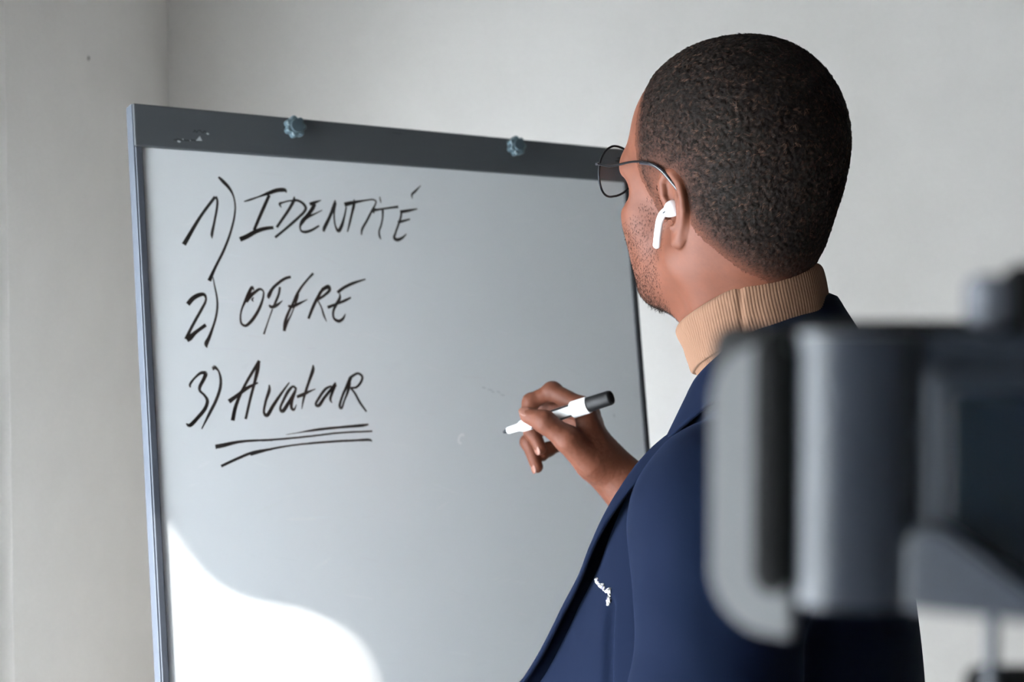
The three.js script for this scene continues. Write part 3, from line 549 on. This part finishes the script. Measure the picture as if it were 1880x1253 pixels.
// torso axes: x to his left, y up, z forwards, from the base of the neck
const TYAW = RAD(28), TF = V(-Math.cos(TYAW), 0, -Math.sin(TYAW)), TL = V(-Math.sin(TYAW), 0, Math.cos(TYAW));
const TO = at(1385, 640, 1.06), TORSO = new THREE.Matrix4().makeBasis(TL, V(0, 1, 0), TF).setPosition(TO), TORSOI = TORSO.clone().invert();
const tw = (x, y, z) => V(x, y, z).applyMatrix4(TORSO);
const LW = V(0.215, -0.635, 0.0);
const LH = { wrist: tw(LW.x, LW.y, LW.z), arm: [tw(LW.x + 0.003, LW.y + 0.05, LW.z - 0.006), tw(0.214, -0.385, -0.026)], fingers: [0, 1, 2, 3].map((i) => {
  const z = 0.034 - i * 0.0215, l = [1, 1.06, 1, 0.82][i], k = (s, c) => tw(LW.x - 0.004 - c, LW.y - 0.088 + (i === 3 ? 0.008 : i === 0 ? 0.002 : 0) - s * l, LW.z + z * (1 - s)); return [k(0, 0), k(0.040, 0.008), k(0.062, 0.020), k(0.080, 0.034)]; }),
  thumb: [tw(LW.x - 0.004, LW.y - 0.022, LW.z + 0.022), tw(LW.x - 0.010, LW.y - 0.055, LW.z + 0.046), tw(LW.x - 0.016, LW.y - 0.084, LW.z + 0.056), tw(LW.x - 0.022, LW.y - 0.108, LW.z + 0.058)] };
LH.across = [0, 1, 2, 3].map((i) => tw(LW.x, LW.y - 0.014, LW.z + 0.016 - i * 0.010));
const leftHand = solid(handF(LH), ...box([LH.wrist, LH.arm[0], ...LH.fingers.flat(), ...LH.thumb], 0.025), 0.003, paintHand);
// the trunk and arms under the clothes keep the body in one piece
const elbowR = V(0.262, 1.08, -1.2).applyMatrix4(TORSOI);
const trunk = solid((x, y, z) => {
  let d = ell(x, y, z, 0, -0.38, 0.0, 0.150, 0.33, 0.100);
  d = smin(d, ell(x, y, z, 0, -0.52, -0.005, 0.145, 0.20, 0.10), 0.06);
  d = smin(d, cap(x, y, z, 0, 0.0, -0.03, 0, -0.12, -0.03, 0.05, 0.06), 0.04);
  d = smin(d, cap(x, y, z, -0.15, -0.115, -0.02, 0.15, -0.115, -0.02, 0.04, 0.04), 0.05);
  d = smin(d, smin(cap(x, y, z, 0.168, -0.134, -0.028, 0.214, -0.385, -0.026, 0.042, 0.034), cap(x, y, z, 0.214, -0.385, -0.026, LW.x, LW.y, LW.z, 0.036, 0.024), 0.02), 0.03);
  return smin(d, cap(x, y, z, -0.168, -0.134, -0.005, elbowR.x, elbowR.y, elbowR.z, 0.045, 0.038), 0.03);
}, [-0.3, -0.75, -0.22], [0.32, 0.08, 0.25], 0.012, paintSkin).applyMatrix4(TORSO);
const body = hold('body', merge([headGeo, rightHand, leftHand, trunk]), skinMat);
tag(body, 'brown skinned head, neck and hands');
{ // nails of the thumb and two fingers that show
  const nail = (tip, joint, face, r) => { const d = tip.clone().sub(joint).normalize(), n = face.clone().addScaledVector(d, -face.dot(d)).normalize(), s = V().crossVectors(n, d); const g = new THREE.SphereGeometry(1, 20, 12).scale(r * 0.62, 0.0010, r * 0.85); g.applyMatrix4(new THREE.Matrix4().makeBasis(s, n, d).setPosition(tip.clone().addScaledVector(d, r * 0.25).addScaledVector(n, r * 0.86))); return g; };
  const m = std({ color: lin(0.23, 0.105, 0.075), roughness: 0.3 });
  const f = RH.fingers;
  for (const g of [nail(RH.thumb[3], RH.thumb[2], V(-0.25, 0.6, 0.75), 0.0086), nail(f[1][3], f[1][2], V(-0.75, 0.0, 0.65), 0.0068), nail(f[2][3], f[2][2], V(-0.8, -0.1, 0.6), 0.0066)]) hold('fingernail', g, m, body);
}
{ // eyeballs, behind the lids
  for (const s of [-1, 1]) { const e = onHead(hold('eyeball', new THREE.SphereGeometry(0.0122, 24, 16).rotateX(Math.PI / 2).translate(s * 0.032, 0.003, 0.0765), std({ color: srgb(225, 218, 210), roughness: 0.15 }), body));
    onHead(hold('iris', new THREE.SphereGeometry(0.0126, 24, 16, 0, Math.PI * 2, 0, 0.48).rotateX(Math.PI / 2).translate(s * 0.032, 0.003, 0.0765), std({ color: srgb(40, 24, 16), roughness: 0.1 }), body)); }
}
// stubble on the jaw and a small beard on the chin
{
  const list = scatter(headLocal, 260000, (P) => P.y < 0.018 && P.y > -0.15 && P.z > 0 && rnd() < want(P.x, P.y, P.z) * 0.75);
  const beard = onHead(strands('beard_stubble', list, strandGeo(0.0016, 0.00013, 0.5), hairMat, body, (P, N) => V(0, -0.8, -0.1).add(jitter(0.9)).addScaledVector(N, 0.5), () => [0.018, 0.013, 0.011], () => 0.6 + rnd() * 0.7));
  tag(beard, 'black stubble on cheeks, jaw and throat');
  const tuft = scatter(headLocal, 200000, (P, N) => Math.abs(P.x) < 0.024 && P.y < -0.092 && P.y > -0.114 && P.z > 0.060 && rnd() < 0.55);
  tag(onHead(strands('chin_beard', tuft, strandGeo(0.0048, 0.00016, 0.35), hairMat, body, (P, N) => V(0, -0.75, 0.25).add(jitter(0.7)).addScaledVector(N, 0.55), () => [0.010, 0.007, 0.006], () => 0.6 + rnd() * 0.7)), 'short black chin beard');
  const brow = scatter(headLocal, 120000, (P) => P.z > 0.05 && Math.hypot((Math.abs(P.x) - 0.033) / 0.022, (P.y - 0.027 - 0.05 * (Math.abs(P.x) - 0.033)) / 0.0048) < 1);
  onHead(strands('eyebrows', brow, strandGeo(0.006, 0.00016, 0.3), hairMat, body, (P, N) => V(Math.sign(P.x), 0.15, 0).add(jitter(0.5)).addScaledVector(N, 0.4), () => [0.010, 0.007, 0.006], () => 0.6 + rnd() * 0.6));
}

// ------------------------------------------------------------------ the man: clothes
const sweater = std({ color: lin(0.172, 0.091, 0.054), roughness: 0.95, sheen: 0.4, sheenColor: new THREE.Color(0.9, 0.7, 0.5), sheenRoughness: 0.6 });
const NF0 = V(-Math.cos(RAD(40)), 0, -Math.sin(RAD(40))), NL = V(-Math.sin(RAD(40)), 0, Math.cos(RAD(40))), NTILT = RAD(26);
const NF = NF0.clone().multiplyScalar(Math.cos(NTILT)).addScaledVector(V(0, 1, 0), -Math.sin(NTILT)), NU = V(0, 1, 0).multiplyScalar(Math.cos(NTILT)).addScaledVector(NF0, Math.sin(NTILT));
{
  const C = at(1377, 548, 1.05), A = 0.0645, Bq = 0.0565;
  const prof = new THREE.CatmullRomCurve3([[-0.0035, 0.020], [-0.003, 0.006], [-0.0012, 0.0008], [0.0015, -0.0012], [0.0042, 0.0008], [0.0055, 0.008], [0.0048, 0.022], [0.0036, 0.034], [0.0030, 0.0405], [0.0018, 0.0424], [-0.0008, 0.0424], [-0.0015, 0.047], [-0.0015, 0.060], [-0.001, 0.078], [0.0005, 0.100]].map(([a, b]) => V(a, b, 0)), false, 'centripetal');
  const DOWN = V(0, -Math.cos(RAD(14)), 0).addScaledVector(NF0, -Math.sin(RAD(14)));
  const ribs = 146;
  const g = sheet(ribs * 7, 70, (u, v) => {
    const q = prof.getPoint(1 - v), th = u * Math.PI * 2, co = Math.cos(th), si = Math.sin(th);   // th = 0 is the front
    const w = 0.25 * Math.sin(3 * th + 1) + 0.15 * Math.sin(q.y * 160 + 2 * th);
    const rib = (Math.pow(Math.abs(Math.cos((u * ribs + w) * Math.PI)), 0.7) - 0.6) * 0.00055;
    const crease = -0.0016 * Math.exp(-Math.pow((th - 1.92 + q.y * 2.5) / 0.045, 2));
    const lip = 0.004 * smoothstep(co, 0.2, 1) * (1 - smoothstep(q.y, 0.0, 0.022));
    const sway = 0.0016 * noise(co * 2, si * 2, q.y * 30, 2), r = q.x + rib + crease + lip + sway;
    return C.clone().addScaledVector(NF, (A + r) * co).addScaledVector(NL, (Bq + r) * si).addScaledVector(DOWN, q.y);
  }, true);
  const jumper = hold('turtleneck_sweater', solid((x, y, z) => {
    let d = ell(x, y, z, 0, -0.40, 0.0, 0.160, 0.36, 0.110); return Math.max(d, y + 0.06);
  }, [-0.2, -0.65, -0.15], [0.2, 0, 0.15], 0.008).applyMatrix4(TORSO), sweater);
  tag(jumper, 'tan ribbed turtleneck sweater');
  tag(hold('rolled_collar', g, sweater, jumper), 'ribbed tan collar folded over');
}
const navy = std({ color: lin(0.0032, 0.0066, 0.0190), roughness: 0.9, sheen: 0.4, sheenColor: new THREE.Color(0.05, 0.09, 0.21), sheenRoughness: 0.5, specularIntensity: 0.12 });
const SHL = V(0.170, -0.136, -0.028), ELL = V(0.214, -0.385, -0.026);
function blazerF(x, y, z) {
  let d = ell(x, y, z, 0, -0.408, 0.016, 0.178, 0.360, 0.147);
  d = smin(d, ell(x, y, z, 0, -0.40, -0.030, 0.185, 0.40, 0.120), 0.02);
  d = smin(d, ell(x, y, z, 0, -0.62, 0.0, 0.180, 0.28, 0.140), 0.05);
  d = smin(d, cap(Math.abs(x), y, z, 0.042, -0.070, -0.035, 0.150, -0.114, -0.030, 0.040, 0.054), 0.05);
  const ax = Math.abs(x);   // the open fronts swing forwards below the chest
  d = smin(d, smin(cap(ax, y, z, 0.02, -0.285, 0.115, 0.03, -0.42, 0.205, 0.036, 0.053), cap(ax, y, z, 0.03, -0.42, 0.205, 0.075, -0.80, 0.13, 0.055, 0.07), 0.05), 0.07);
  // sleeves
  let l = smin(cap(x, y, z, SHL.x, SHL.y, SHL.z, ELL.x, ELL.y, ELL.z, 0.067, 0.060), cap(x, y, z, ELL.x, ELL.y, ELL.z, LW.x, LW.y + 0.02, LW.z, 0.060, 0.042), 0.03);
  l += 0.0035 * Math.sin(y * 60 + z * 45 + x * 30) * smoothstep(-y, 0.12, 0.3) + 0.007 * noise(x * 12, y * 9, z * 12, 2);
  d = smin(d, l, lerp(0.07, 0.006, smoothstep(-y, 0.13, 0.25)));
  const w = RH.arm[0].clone().lerp(RH.arm[1], 0.16).applyMatrix4(TORSOI);
  const r = smin(cap(x, y, z, -0.176, -0.132, -0.005, elbowR.x, elbowR.y, elbowR.z, 0.066, 0.058), cap(x, y, z, elbowR.x, elbowR.y, elbowR.z, w.x, w.y, w.z, 0.058, 0.036), 0.03);
  d = smin(d, r, 0.014);
  d += 0.0022 * noise(x * 9 + 2, y * 7, z * 9, 3);
  // chest seam beside the pocket, open front, hem
  d = smax(d, -cap(x, y, z, SEAM[0].x, SEAM[0].y, SEAM[0].z, SEAM[1].x, SEAM[1].y, SEAM[1].z, 0.0040, 0.0040), 0.010);
  return Math.max(d, -0.72 - y);
}
let SEAM = [V(9, 9, 9), V(9, 9.1, 9)];
const hitBlazer = (px, py) => { const o = V(0, EYE, 0), d = at(px, py, 1).sub(o).normalize(), q = V(); let t = 0.6; for (let i = 0; i < 200; i++) { q.copy(o).addScaledVector(d, t).applyMatrix4(TORSOI); const f = blazerF(q.x, q.y, q.z); if (f < 0.0003) break; t += f * 0.6; if (t > 2) break; } return q.clone(); };
SEAM = [hitBlazer(1119, 1116), hitBlazer(1114, 1275)];
const blazer = hold('blazer', solid(blazerF, [-0.34, -0.74, -0.27], [0.34, 0.06, 0.36], 0.0046).applyMatrix4(TORSO), navy);
tag(blazer, 'navy wool blazer');
const onChest = (x, y, lift) => { let z = 0.34; for (let i = 0; i < 90; i++) { const f = blazerF(x, y, z); if (f < 0.0004) break; z -= f * 0.7; if (z < -0.1) break; } return V(x, y, z + lift); };
for (const s of [1, -1]) {   // lapels lie on the chest, their outer edge standing a little proud
  const roll = new THREE.CatmullRomCurve3([V(0.036, -0.045, 0), V(0.036, -0.12, 0), V(0.028, -0.24, 0), V(0.010, -0.40, 0)]);
  const edge = new THREE.CatmullRomCurve3([V(0.062, -0.055, 0), V(0.080, -0.115, 0), V(0.066, -0.24, 0), V(0.018, -0.42, 0)]);
  const g = sheet(14, 50, (u, v) => { const a = roll.getPoint(v), b = edge.getPoint(v), q = a.lerp(b, s > 0 ? u : 1 - u); const k = s > 0 ? u : 1 - u; return onChest(s * (q.x + 0.004), q.y, 0.0012 - 0.006 * (1 - k) * (1 - k) + (s > 0 ? 0.009 + 0.007 * v : 0.002) * Math.sin(k * 0.62 * Math.PI)); }, false, 0.003);
  g.applyMatrix4(TORSO); hold('lapel', g, navy.clone(), blazer).material.side = THREE.DoubleSide;
}
{ // the sweater shows between the lapels
  const g = sheet(16, 30, (u, v) => { const w = 0.032 * (1 - v) + 0.004; return onChest((u * 2 - 1) * w, -0.034 - 0.316 * v, 0.0015); }); g.scale(1, 1, 1); g.applyMatrix4(TORSO);
  const f = hold('sweater_front', g, sweater, person.children.find((c) => c.name === 'turtleneck_sweater')); f.material = sweater.clone(); f.material.side = THREE.DoubleSide;
}
{ // collar: rolls round the back of the neck and falls outwards
  const C = at(1404, 633, 1.06), tilt = RAD(39), yaw = RAD(34), F0 = V(-Math.cos(yaw), 0, -Math.sin(yaw)), L = V(-Math.sin(yaw), 0, Math.cos(yaw));
  const F = F0.clone().multiplyScalar(Math.cos(tilt)).addScaledVector(V(0, 1, 0), -Math.sin(tilt));
  const g = sheet(80, 22, (u, v) => {
    const th = lerp(-2.45, 2.45, u), co = -Math.cos(th), si = Math.sin(th);       // th = 0 at the nape
    const p = C.clone().addScaledVector(F, 0.070 * co).addScaledVector(L, 0.072 * si), out = F0.clone().multiplyScalar(co).addScaledVector(L, si).normalize();
    const t = 1 - v, s = t < 0.3 ? -(0.3 - t) / 0.3 : (t - 0.3) / 0.7;              // inner stand, then the fall
    const fall = 0.046 * (0.9 + 0.25 * smoothstep(Math.abs(th), 1.2, 2.4));
    return s < 0 ? p.addScaledVector(V(0, 1, 0), s * 0.028).addScaledVector(out, -0.002) : p.addScaledVector(out, 0.004 * Math.sin(Math.min(1, s * 6) * Math.PI / 2) + 0.026 * s).addScaledVector(V(0, 1, 0), 0.002 * Math.sin(Math.min(1, s * 6) * Math.PI) - fall * s);
  }, false, 0.0028);
  hold('collar', g, navy.clone(), blazer).material.side = THREE.DoubleSide;
}
{ // trousers and shoes, below the picture
  const hip = tw(0, -0.66, -0.01).y, P = (x, y, z) => tw(x, y - TO.y, z);
  const legs = solid((x, y, z) => { const ax = Math.abs(x); let d = ell(x, y, z, 0, 0.86, -0.005, 0.165, 0.14, 0.12); d = smin(d, smin(cap(ax, y, z, 0.085, 0.82, 0, 0.10, 0.46, 0.01, 0.088, 0.064), cap(ax, y, z, 0.10, 0.46, 0.01, 0.105, 0.09, -0.02, 0.064, 0.052), 0.03), 0.03); return Math.max(d, 0.035 - y); }, [-0.24, 0, -0.16], [0.24, 1.02, 0.16], 0.012);
  const M = new THREE.Matrix4().makeBasis(TL, V(0, 1, 0), TF).setPosition(TO.x, 0, TO.z);
  tag(hold('trousers', legs.applyMatrix4(M), std({ color: srgb(38, 40, 48), roughness: 0.9 })), 'dark trousers');
  for (const s of [-1, 1]) { const g = solid((x, y, z) => { let d = cap(x, y, z, s * 0.105, 0.045, -0.05, s * 0.115, 0.035, 0.14, 0.044, 0.040); d = smin(d, cap(x, y, z, s * 0.105, 0.06, -0.03, s * 0.105, 0.10, -0.02, 0.045, 0.045), 0.03); return Math.max(d, -y); }, [s * 0.11 - 0.08, -0.01, -0.13], [s * 0.11 + 0.08, 0.16, 0.22], 0.006); hold('shoe', g.applyMatrix4(M), std({ color: srgb(30, 24, 20), roughness: 0.35 })); }
}

// ------------------------------------------------------------------ what he wears and holds
{ // eyeglasses, in the axes of the head
  const g = thing('eyeglasses', 'thin black metal eyeglasses with round lenses worn by the man', 'glasses'); g.applyMatrix4(HEAD);
  const black = std({ color: srgb(24, 24, 30), roughness: 0.3, metalness: 0.6 }), put = (n, geo, m, p = g) => mesh(n, geo, m, p);
  const rim = (s) => { const p = []; for (let i = 0; i < 48; i++) { const a = i / 48 * Math.PI * 2, c = Math.cos(a), n = Math.sin(a); p.push(V(s * (GL.x + 0.0235 * c * (1 + 0.05 * n)), GL.y + 0.0235 * n - 0.0015 * Math.abs(c), GL.z - 0.0045 * c * c - 0.003 * Math.max(0, c))); } return p; };
  const lens = std({ color: 0xffffff, roughness: 0.0, transmission: 1, thickness: 0, ior: 1.5 });
  for (const s of [1, -1]) {
    const p = rim(s), r = put('rim', new THREE.TubeGeometry(new THREE.CatmullRomCurve3(p, true), 96, 0.0011, 8, true), black);
    const c = p.reduce((a, q) => a.add(q), V()).multiplyScalar(1 / p.length); c.z += 0.0012;
    put('lens', sheet(48, 6, (u, v) => { const a = p[Math.round(u * 48) % 48].clone().lerp(c, 1 - v); return a; }, true), lens, r);
    const h = V(s * (GL.x + 0.0255), GL.y + 0.010, GL.z - 0.008);
    put('hinge', rbox(0.0032, 0.0028, 0.0038, 0.0006, 2).translate(h.x, h.y, h.z), black);
    const t = [h, V(s * 0.0655, GL.y + 0.0105, GL.z - 0.03), V(s * 0.0745, GTOP - 0.001, 0.040), V(s * 0.0795, GTOP - 0.0005, 0.012), V(s * 0.0800, GTOP - 0.004, 0.0), V(s * 0.0795, GTOP - 0.011, -0.010), V(s * 0.0735, GTOP - 0.026, -0.021), V(s * 0.070, GTOP - 0.040, -0.025)];
    const temple = put('temple', tube(t, 0.0010, 90, 8), black);
    put('temple_tip', tube([t[2].clone().lerp(t[3], 0.35), ...t.slice(3)], 0.0017, 50, 10), std({ color: srgb(30, 30, 38), roughness: 0.16, clearcoat: 0.8, clearcoatRoughness: 0.1 }), temple);
  }
  put('bridge', tube([V(-0.0105, GL.y + 0.006, GL.z), V(-0.005, GL.y + 0.0085, GL.z + 0.003), V(0.005, GL.y + 0.0085, GL.z + 0.003), V(0.0105, GL.y + 0.006, GL.z)], 0.0009, 24, 8), black);
  for (const s of [1, -1]) put('nose_pad', new THREE.SphereGeometry(1, 14, 10).scale(0.0018, 0.004, 0.0028).translate(s * 0.0105, GL.y - 0.006, GL.z - 0.006), std({ color: 0xffffff, roughness: 0.1, transmission: 0.8, thickness: 0.001 }));
}
{ // earphone in the left ear
  const e = thing('earphone', "white wireless earphone in the man's left ear", 'earphone', V(0, 0, 0)); e.applyMatrix4(HEAD);
  const white = std({ color: srgb(240, 241, 244), roughness: 0.18, clearcoat: 0.6, clearcoatRoughness: 0.1 });
  const a = EP.map((p) => V(...p)), c = new THREE.CatmullRomCurve3(a);
  const stem = mesh('stem', merge([new THREE.TubeGeometry(c, 40, 0.0034, 18), new THREE.SphereGeometry(0.0034, 18, 12).translate(a[0].x, a[0].y, a[0].z)]), white, e);
  const k = a[a.length - 1];
  mesh('ear_bud', solid((x, y, z) => smin(ell(x, y, z, k.x - 0.003, k.y, k.z + 0.001, 0.0068, 0.0072, 0.0070), cap(x, y, z, k.x, k.y, k.z, k.x + 0.002, k.y - 0.003, k.z + 0.002, 0.0040, 0.0035), 0.004), [k.x - 0.012, k.y - 0.012, k.z - 0.012], [k.x + 0.009, k.y + 0.011, k.z + 0.011], 0.0009), white, e);
  const q = c.getPoint(0.80), t = c.getTangent(0.80), nrm = V(0.75, 0.1, -0.66); nrm.addScaledVector(t, -nrm.dot(t)).normalize();
  const slot = new THREE.SphereGeometry(1, 16, 10).scale(0.0007, 0.0022, 0.0004); slot.applyMatrix4(new THREE.Matrix4().makeBasis(V().crossVectors(t, nrm), t, nrm).setPosition(q.clone().addScaledVector(nrm, 0.0033)));
  mesh('vent_slot', slot, std({ color: srgb(60, 64, 70), roughness: 0.6 }), stem);
}
{ // dry-erase marker, along its own y axis from the nib
  const a = at(924, 794, 1.268), b = at(1122.5, 730, 1.205), d = b.clone().sub(a), L = d.length();
  const m = thing('marker_pen', 'white dry-erase marker with black end cap held in his right hand', 'marker', a); m.quaternion.setFromUnitVectors(V(0, 1, 0), d.normalize());
  const lathe = (n, pts, mat, p = m) => mesh(n, new THREE.LatheGeometry(pts.map(([r, y]) => new THREE.Vector2(r, y * L)), 36), mat, p);
  const white = std({ color: srgb(236, 238, 240), roughness: 0.35 }), black = std({ color: srgb(14, 15, 17), roughness: 0.5, specularIntensity: 0.6 });
  lathe('nib', [[0, 0], [0.0016, 0.004], [0.0028, 0.03], [0.0028, 0.06], [0, 0.06]], std({ color: srgb(34, 36, 40), roughness: 0.9 }));
  lathe('nozzle', [[0.0, 0.045], [0.0035, 0.045], [0.0039, 0.055], [0.0041, 0.150], [0.0058, 0.172], [0.0064, 0.185], [0.0066, 0.265], [0.0062, 0.27], [0.0, 0.27]], white);
  const label = canvasTexture(512, 256, (c, w, h) => { c.fillStyle = 'rgb(238,240,242)'; c.fillRect(0, 0, w, h); c.fillStyle = 'rgb(28,29,33)'; c.fillRect(w * 0.27, 0, w * 0.11, h); c.fillRect(w * 0.62, 0, w * 0.11, h); });
  const brl = lathe('barrel', [[0.0, 0.265], [0.0063, 0.265], [0.0066, 0.275], [0.0068, 0.70], [0.0066, 0.705], [0, 0.705]], std({ map: label, roughness: 0.35 })); { const v = V(0, EYE, 0).sub(a).applyQuaternion(m.quaternion.clone().invert()); brl.rotation.y = Math.atan2(v.x, v.z) - Math.PI; }
  tag(brl, 'white barrel with black printed stripes');
  lathe('collar_ring', [[0, 0.655], [0.0086, 0.655], [0.0089, 0.66], [0.0089, 0.795], [0.0086, 0.80], [0, 0.80]], white);
  const cap0 = lathe('end_cap', [[0, 0.79], [0.0079, 0.79], [0.0077, 0.985], [0.0070, 1.0], [0.0058, 1.0], [0.0056, 0.985], [0, 0.985]], black); tag(cap0, 'black end cap');
}
{ // pocket square: a narrow white folded edge along the breast pocket
  const P = [[1096, 1066], [1100, 1075], [1106, 1077], [1112, 1086], [1119, 1085], [1119, 1094], [1118, 1103], [1116, 1111]].map(([x, y]) => hitBlazer(x, y));
  const o = P[4].clone(), g = thing('pocket_square', 'small white rumpled pocket square with dark dots in the breast pocket', 'pocket square', o.clone().applyMatrix4(TORSO)); g.quaternion.setFromRotationMatrix(TORSO);
  const Q = P.map((p) => p.clone().sub(o));
  const f = (x, y, z) => { let d = 1; for (let i = 0; i < Q.length - 1; i++) { const a = Q[i], b = Q[i + 1]; d = smin(d, cap(x, y, z, a.x, a.y, a.z, b.x, b.y, b.z, i % 2 ? 0.0012 : 0.0023, i % 2 ? 0.0023 : 0.0012), 0.001); } return d + 0.0012 * noise(x * 500, y * 500, z * 500, 2); };
  mesh('folded_edge', solid(f, ...box(Q, 0.008), 0.0007, (c, x, y, z) => { const v = noise(x * 330 + 4, y * 330, z * 330, 2); const k = v > 0.02 ? 0.06 : 0.5; c[0] = k; c[1] = k * 0.98; c[2] = v > 0.22 ? 0.2 : k * 0.95; }), std({ vertexColors: true, roughness: 0.8 }), g);
}

// ------------------------------------------------------------------ the camera on its tripod, close to the photographer
{
  const D = 0.25, U = D / FOCAL, c0 = at(1640, 1112, D);
  const cam = thing('video_camera', 'black video camera with silver rim close to the lens, out of focus', 'camera', c0);
  // camera axes: x right, y up, z towards the photographer; X and Y below count hundredths of its height
  const X = (px) => (px - 1640) * U, Y = (py) => (1112 - py) * U;
  const k = 1.020, XX = (px) => ((px - 940) * k - 700) * U, YY = (py) => (1112 - 540 - (py - 540) * k) * U;   // the shell stands a centimetre farther off
  const black = std({ color: srgb(8, 9, 11), roughness: 0.8, specularIntensity: 0.3, bumpMap: repeat(fine, 8), bumpScale: 0.0002 }), dark = std({ color: srgb(52, 58, 68), roughness: 0.42 });
  const put = (n, g, m, p = cam) => mesh(n, g, m, p);
  const block = (x0, x1, y0, y1, z0, z1, r) => rbox(X(x1) - X(x0), Y(y0) - Y(y1), z1 - z0, r, 4).translate((X(x0) + X(x1)) / 2, (Y(y0) + Y(y1)) / 2, (z0 + z1) / 2);
  put('body', block(1386, 2140, 602, 1112, -0.060, 0, 0.006), black);
  put('rear_panel', block(1600, 2130, 607, 1107, -0.004, 0.0012, 0.001), dark);
  // silver shell that stands out on the left, with rounded corners
  const s = new THREE.Shape(), x0 = XX(1283), x1 = XX(1432), y0 = YY(1158), y1 = YY(632), r = 0.0125; s.moveTo(x1, y0); s.lineTo(x1, y1); s.lineTo(x0 + r, y1); s.absarc(x0 + r, y1 - r, r, Math.PI / 2, Math.PI, false); s.lineTo(x0, y0 + r); s.absarc(x0 + r, y0 + r, r, Math.PI, Math.PI * 1.5, false); s.closePath();
  const shell = put('side_shell', new THREE.ExtrudeGeometry(s, { depth: 0.003, bevelEnabled: true, bevelThickness: 0.0006, bevelSize: 0.0006, bevelSegments: 3, curveSegments: 20 }).translate(-x1, 0, -0.004).rotateY(-0.62).translate(x1, 0, 0), std({ color: srgb(82, 84, 88), roughness: 0.45 })); tag(shell, 'silver grey shell with rounded corners');
  // rounded grip down the back, of a paler plastic
  const grip = new THREE.CylinderGeometry(0.0125, 0.0125, Y(606) - Y(1108), 48, 1).scale(1, 1, 0.62).translate(X(1572), (Y(606) + Y(1108)) / 2, -0.0012); tag(put('grip', grip, std({ color: srgb(52, 58, 70), roughness: 0.4, clearcoat: 1, clearcoatRoughness: 0.32 })), 'dark blue grey rounded grip');
  // monitor with its bezel and glass
  const bez = put('screen_bezel', block(1684, 2130, 668, 1100, -0.002, 0.0045, 0.003), dark);
  put('screen_glass', block(1722, 2110, 712, 1082, 0.0035, 0.0052, 0.0007), std({ color: srgb(34, 44, 54), roughness: 0.12, clearcoat: 1, clearcoatRoughness: 0.06 }), bez);
  // thumb rest: a wedge under the screen that leans towards the window
  const pad = new THREE.Shape(); pad.moveTo(X(1664), Y(1094)); pad.lineTo(X(1664), Y(985)); pad.quadraticCurveTo(X(1690), Y(950), X(1730), Y(972)); pad.quadraticCurveTo(X(1800), Y(1020), X(1890), Y(1082)); pad.lineTo(X(1880), Y(1096)); pad.closePath();
  put('thumb_rest', new THREE.ExtrudeGeometry(pad, { depth: 0.003, bevelEnabled: true, bevelThickness: 0.0012, bevelSize: 0.0012, bevelSegments: 4 }).translate(-X(1664), 0, 0).rotateY(-0.42).translate(X(1664), 0, 0.004), std({ color: srgb(52, 58, 70), roughness: 0.4, clearcoat: 1, clearcoatRoughness: 0.32 }));
  put('top_plate', block(1560, 2140, 592, 616, -0.055, -0.004, 0.0015), black);
  // accessory shoe and viewfinder on top
  tag(put('accessory_shoe', block(1796, 1868, 500, 604, -0.012, -0.002, 0.003), std({ color: srgb(96, 100, 110), roughness: 0.5 })), 'grey accessory shoe');
  put('viewfinder', block(1864, 2050, 478, 606, -0.012, 0.004, 0.004), black);
  const lensM = put('lens_barrel', new THREE.CylinderGeometry(0.024, 0.024, 0.06, 48).rotateX(Math.PI / 2).translate(X(1760), Y(860), -0.090), black);
  put('lens_ring', new THREE.TorusGeometry(0.024, 0.0015, 10, 48).translate(X(1760), Y(860), -0.119), dark, lensM);

  const D2 = 0.28, U2 = D2 / FOCAL, t0 = at(1850, 1262, D2), tri = thing('tripod', 'black tripod under the blurred video camera', 'tripod', V(t0.x, 0, t0.z));
  const top = c0.y - 0.0005, hy = t0.y - 0.004, tp = (n, g, m = black, p = tri) => mesh(n, g, m, p), cx = 0.0115;
  tp('post', new THREE.CylinderGeometry(0.0016, 0.0016, top - hy, 20).translate((1820 - 1850) * U2, (top + hy) / 2, 0), dark);
  tp('mounting_plate', rbox(0.034, 0.004, 0.04, 0.0015).translate(150 * U2, top - 0.0025, 0), black);
  tp('mounting_neck', new THREE.CylinderGeometry(0.008, 0.010, top - hy - 0.004, 24).translate(150 * U2, (top - 0.004 + hy) / 2, 0), dark);
  tp('head', rbox(0.032, 0.034, 0.04, 0.005).translate(cx, hy - 0.0125, 0), black);
  tp('column', new THREE.CylinderGeometry(0.012, 0.012, 0.42, 28).translate(cx, hy - 0.23, 0), dark);
  tp('collar', new THREE.CylinderGeometry(0.03, 0.026, 0.05, 28).translate(cx, hy - 0.30, 0), black);
  for (let i = 0; i < 3; i++) { const a = i * Math.PI * 2 / 3 + 0.5, e = V(cx + Math.cos(a) * 0.42, 0.012, Math.sin(a) * 0.42), b = V(cx + Math.cos(a) * 0.028, hy - 0.31, Math.sin(a) * 0.028); const l = tp('leg', new THREE.TubeGeometry(new THREE.LineCurve3(b, e), 1, 0.0105, 14), dark); tp('foot', new THREE.SphereGeometry(0.014, 16, 12).translate(e.x, 0.014, e.z), black, l); }
}

renderer.render(scene, camera);
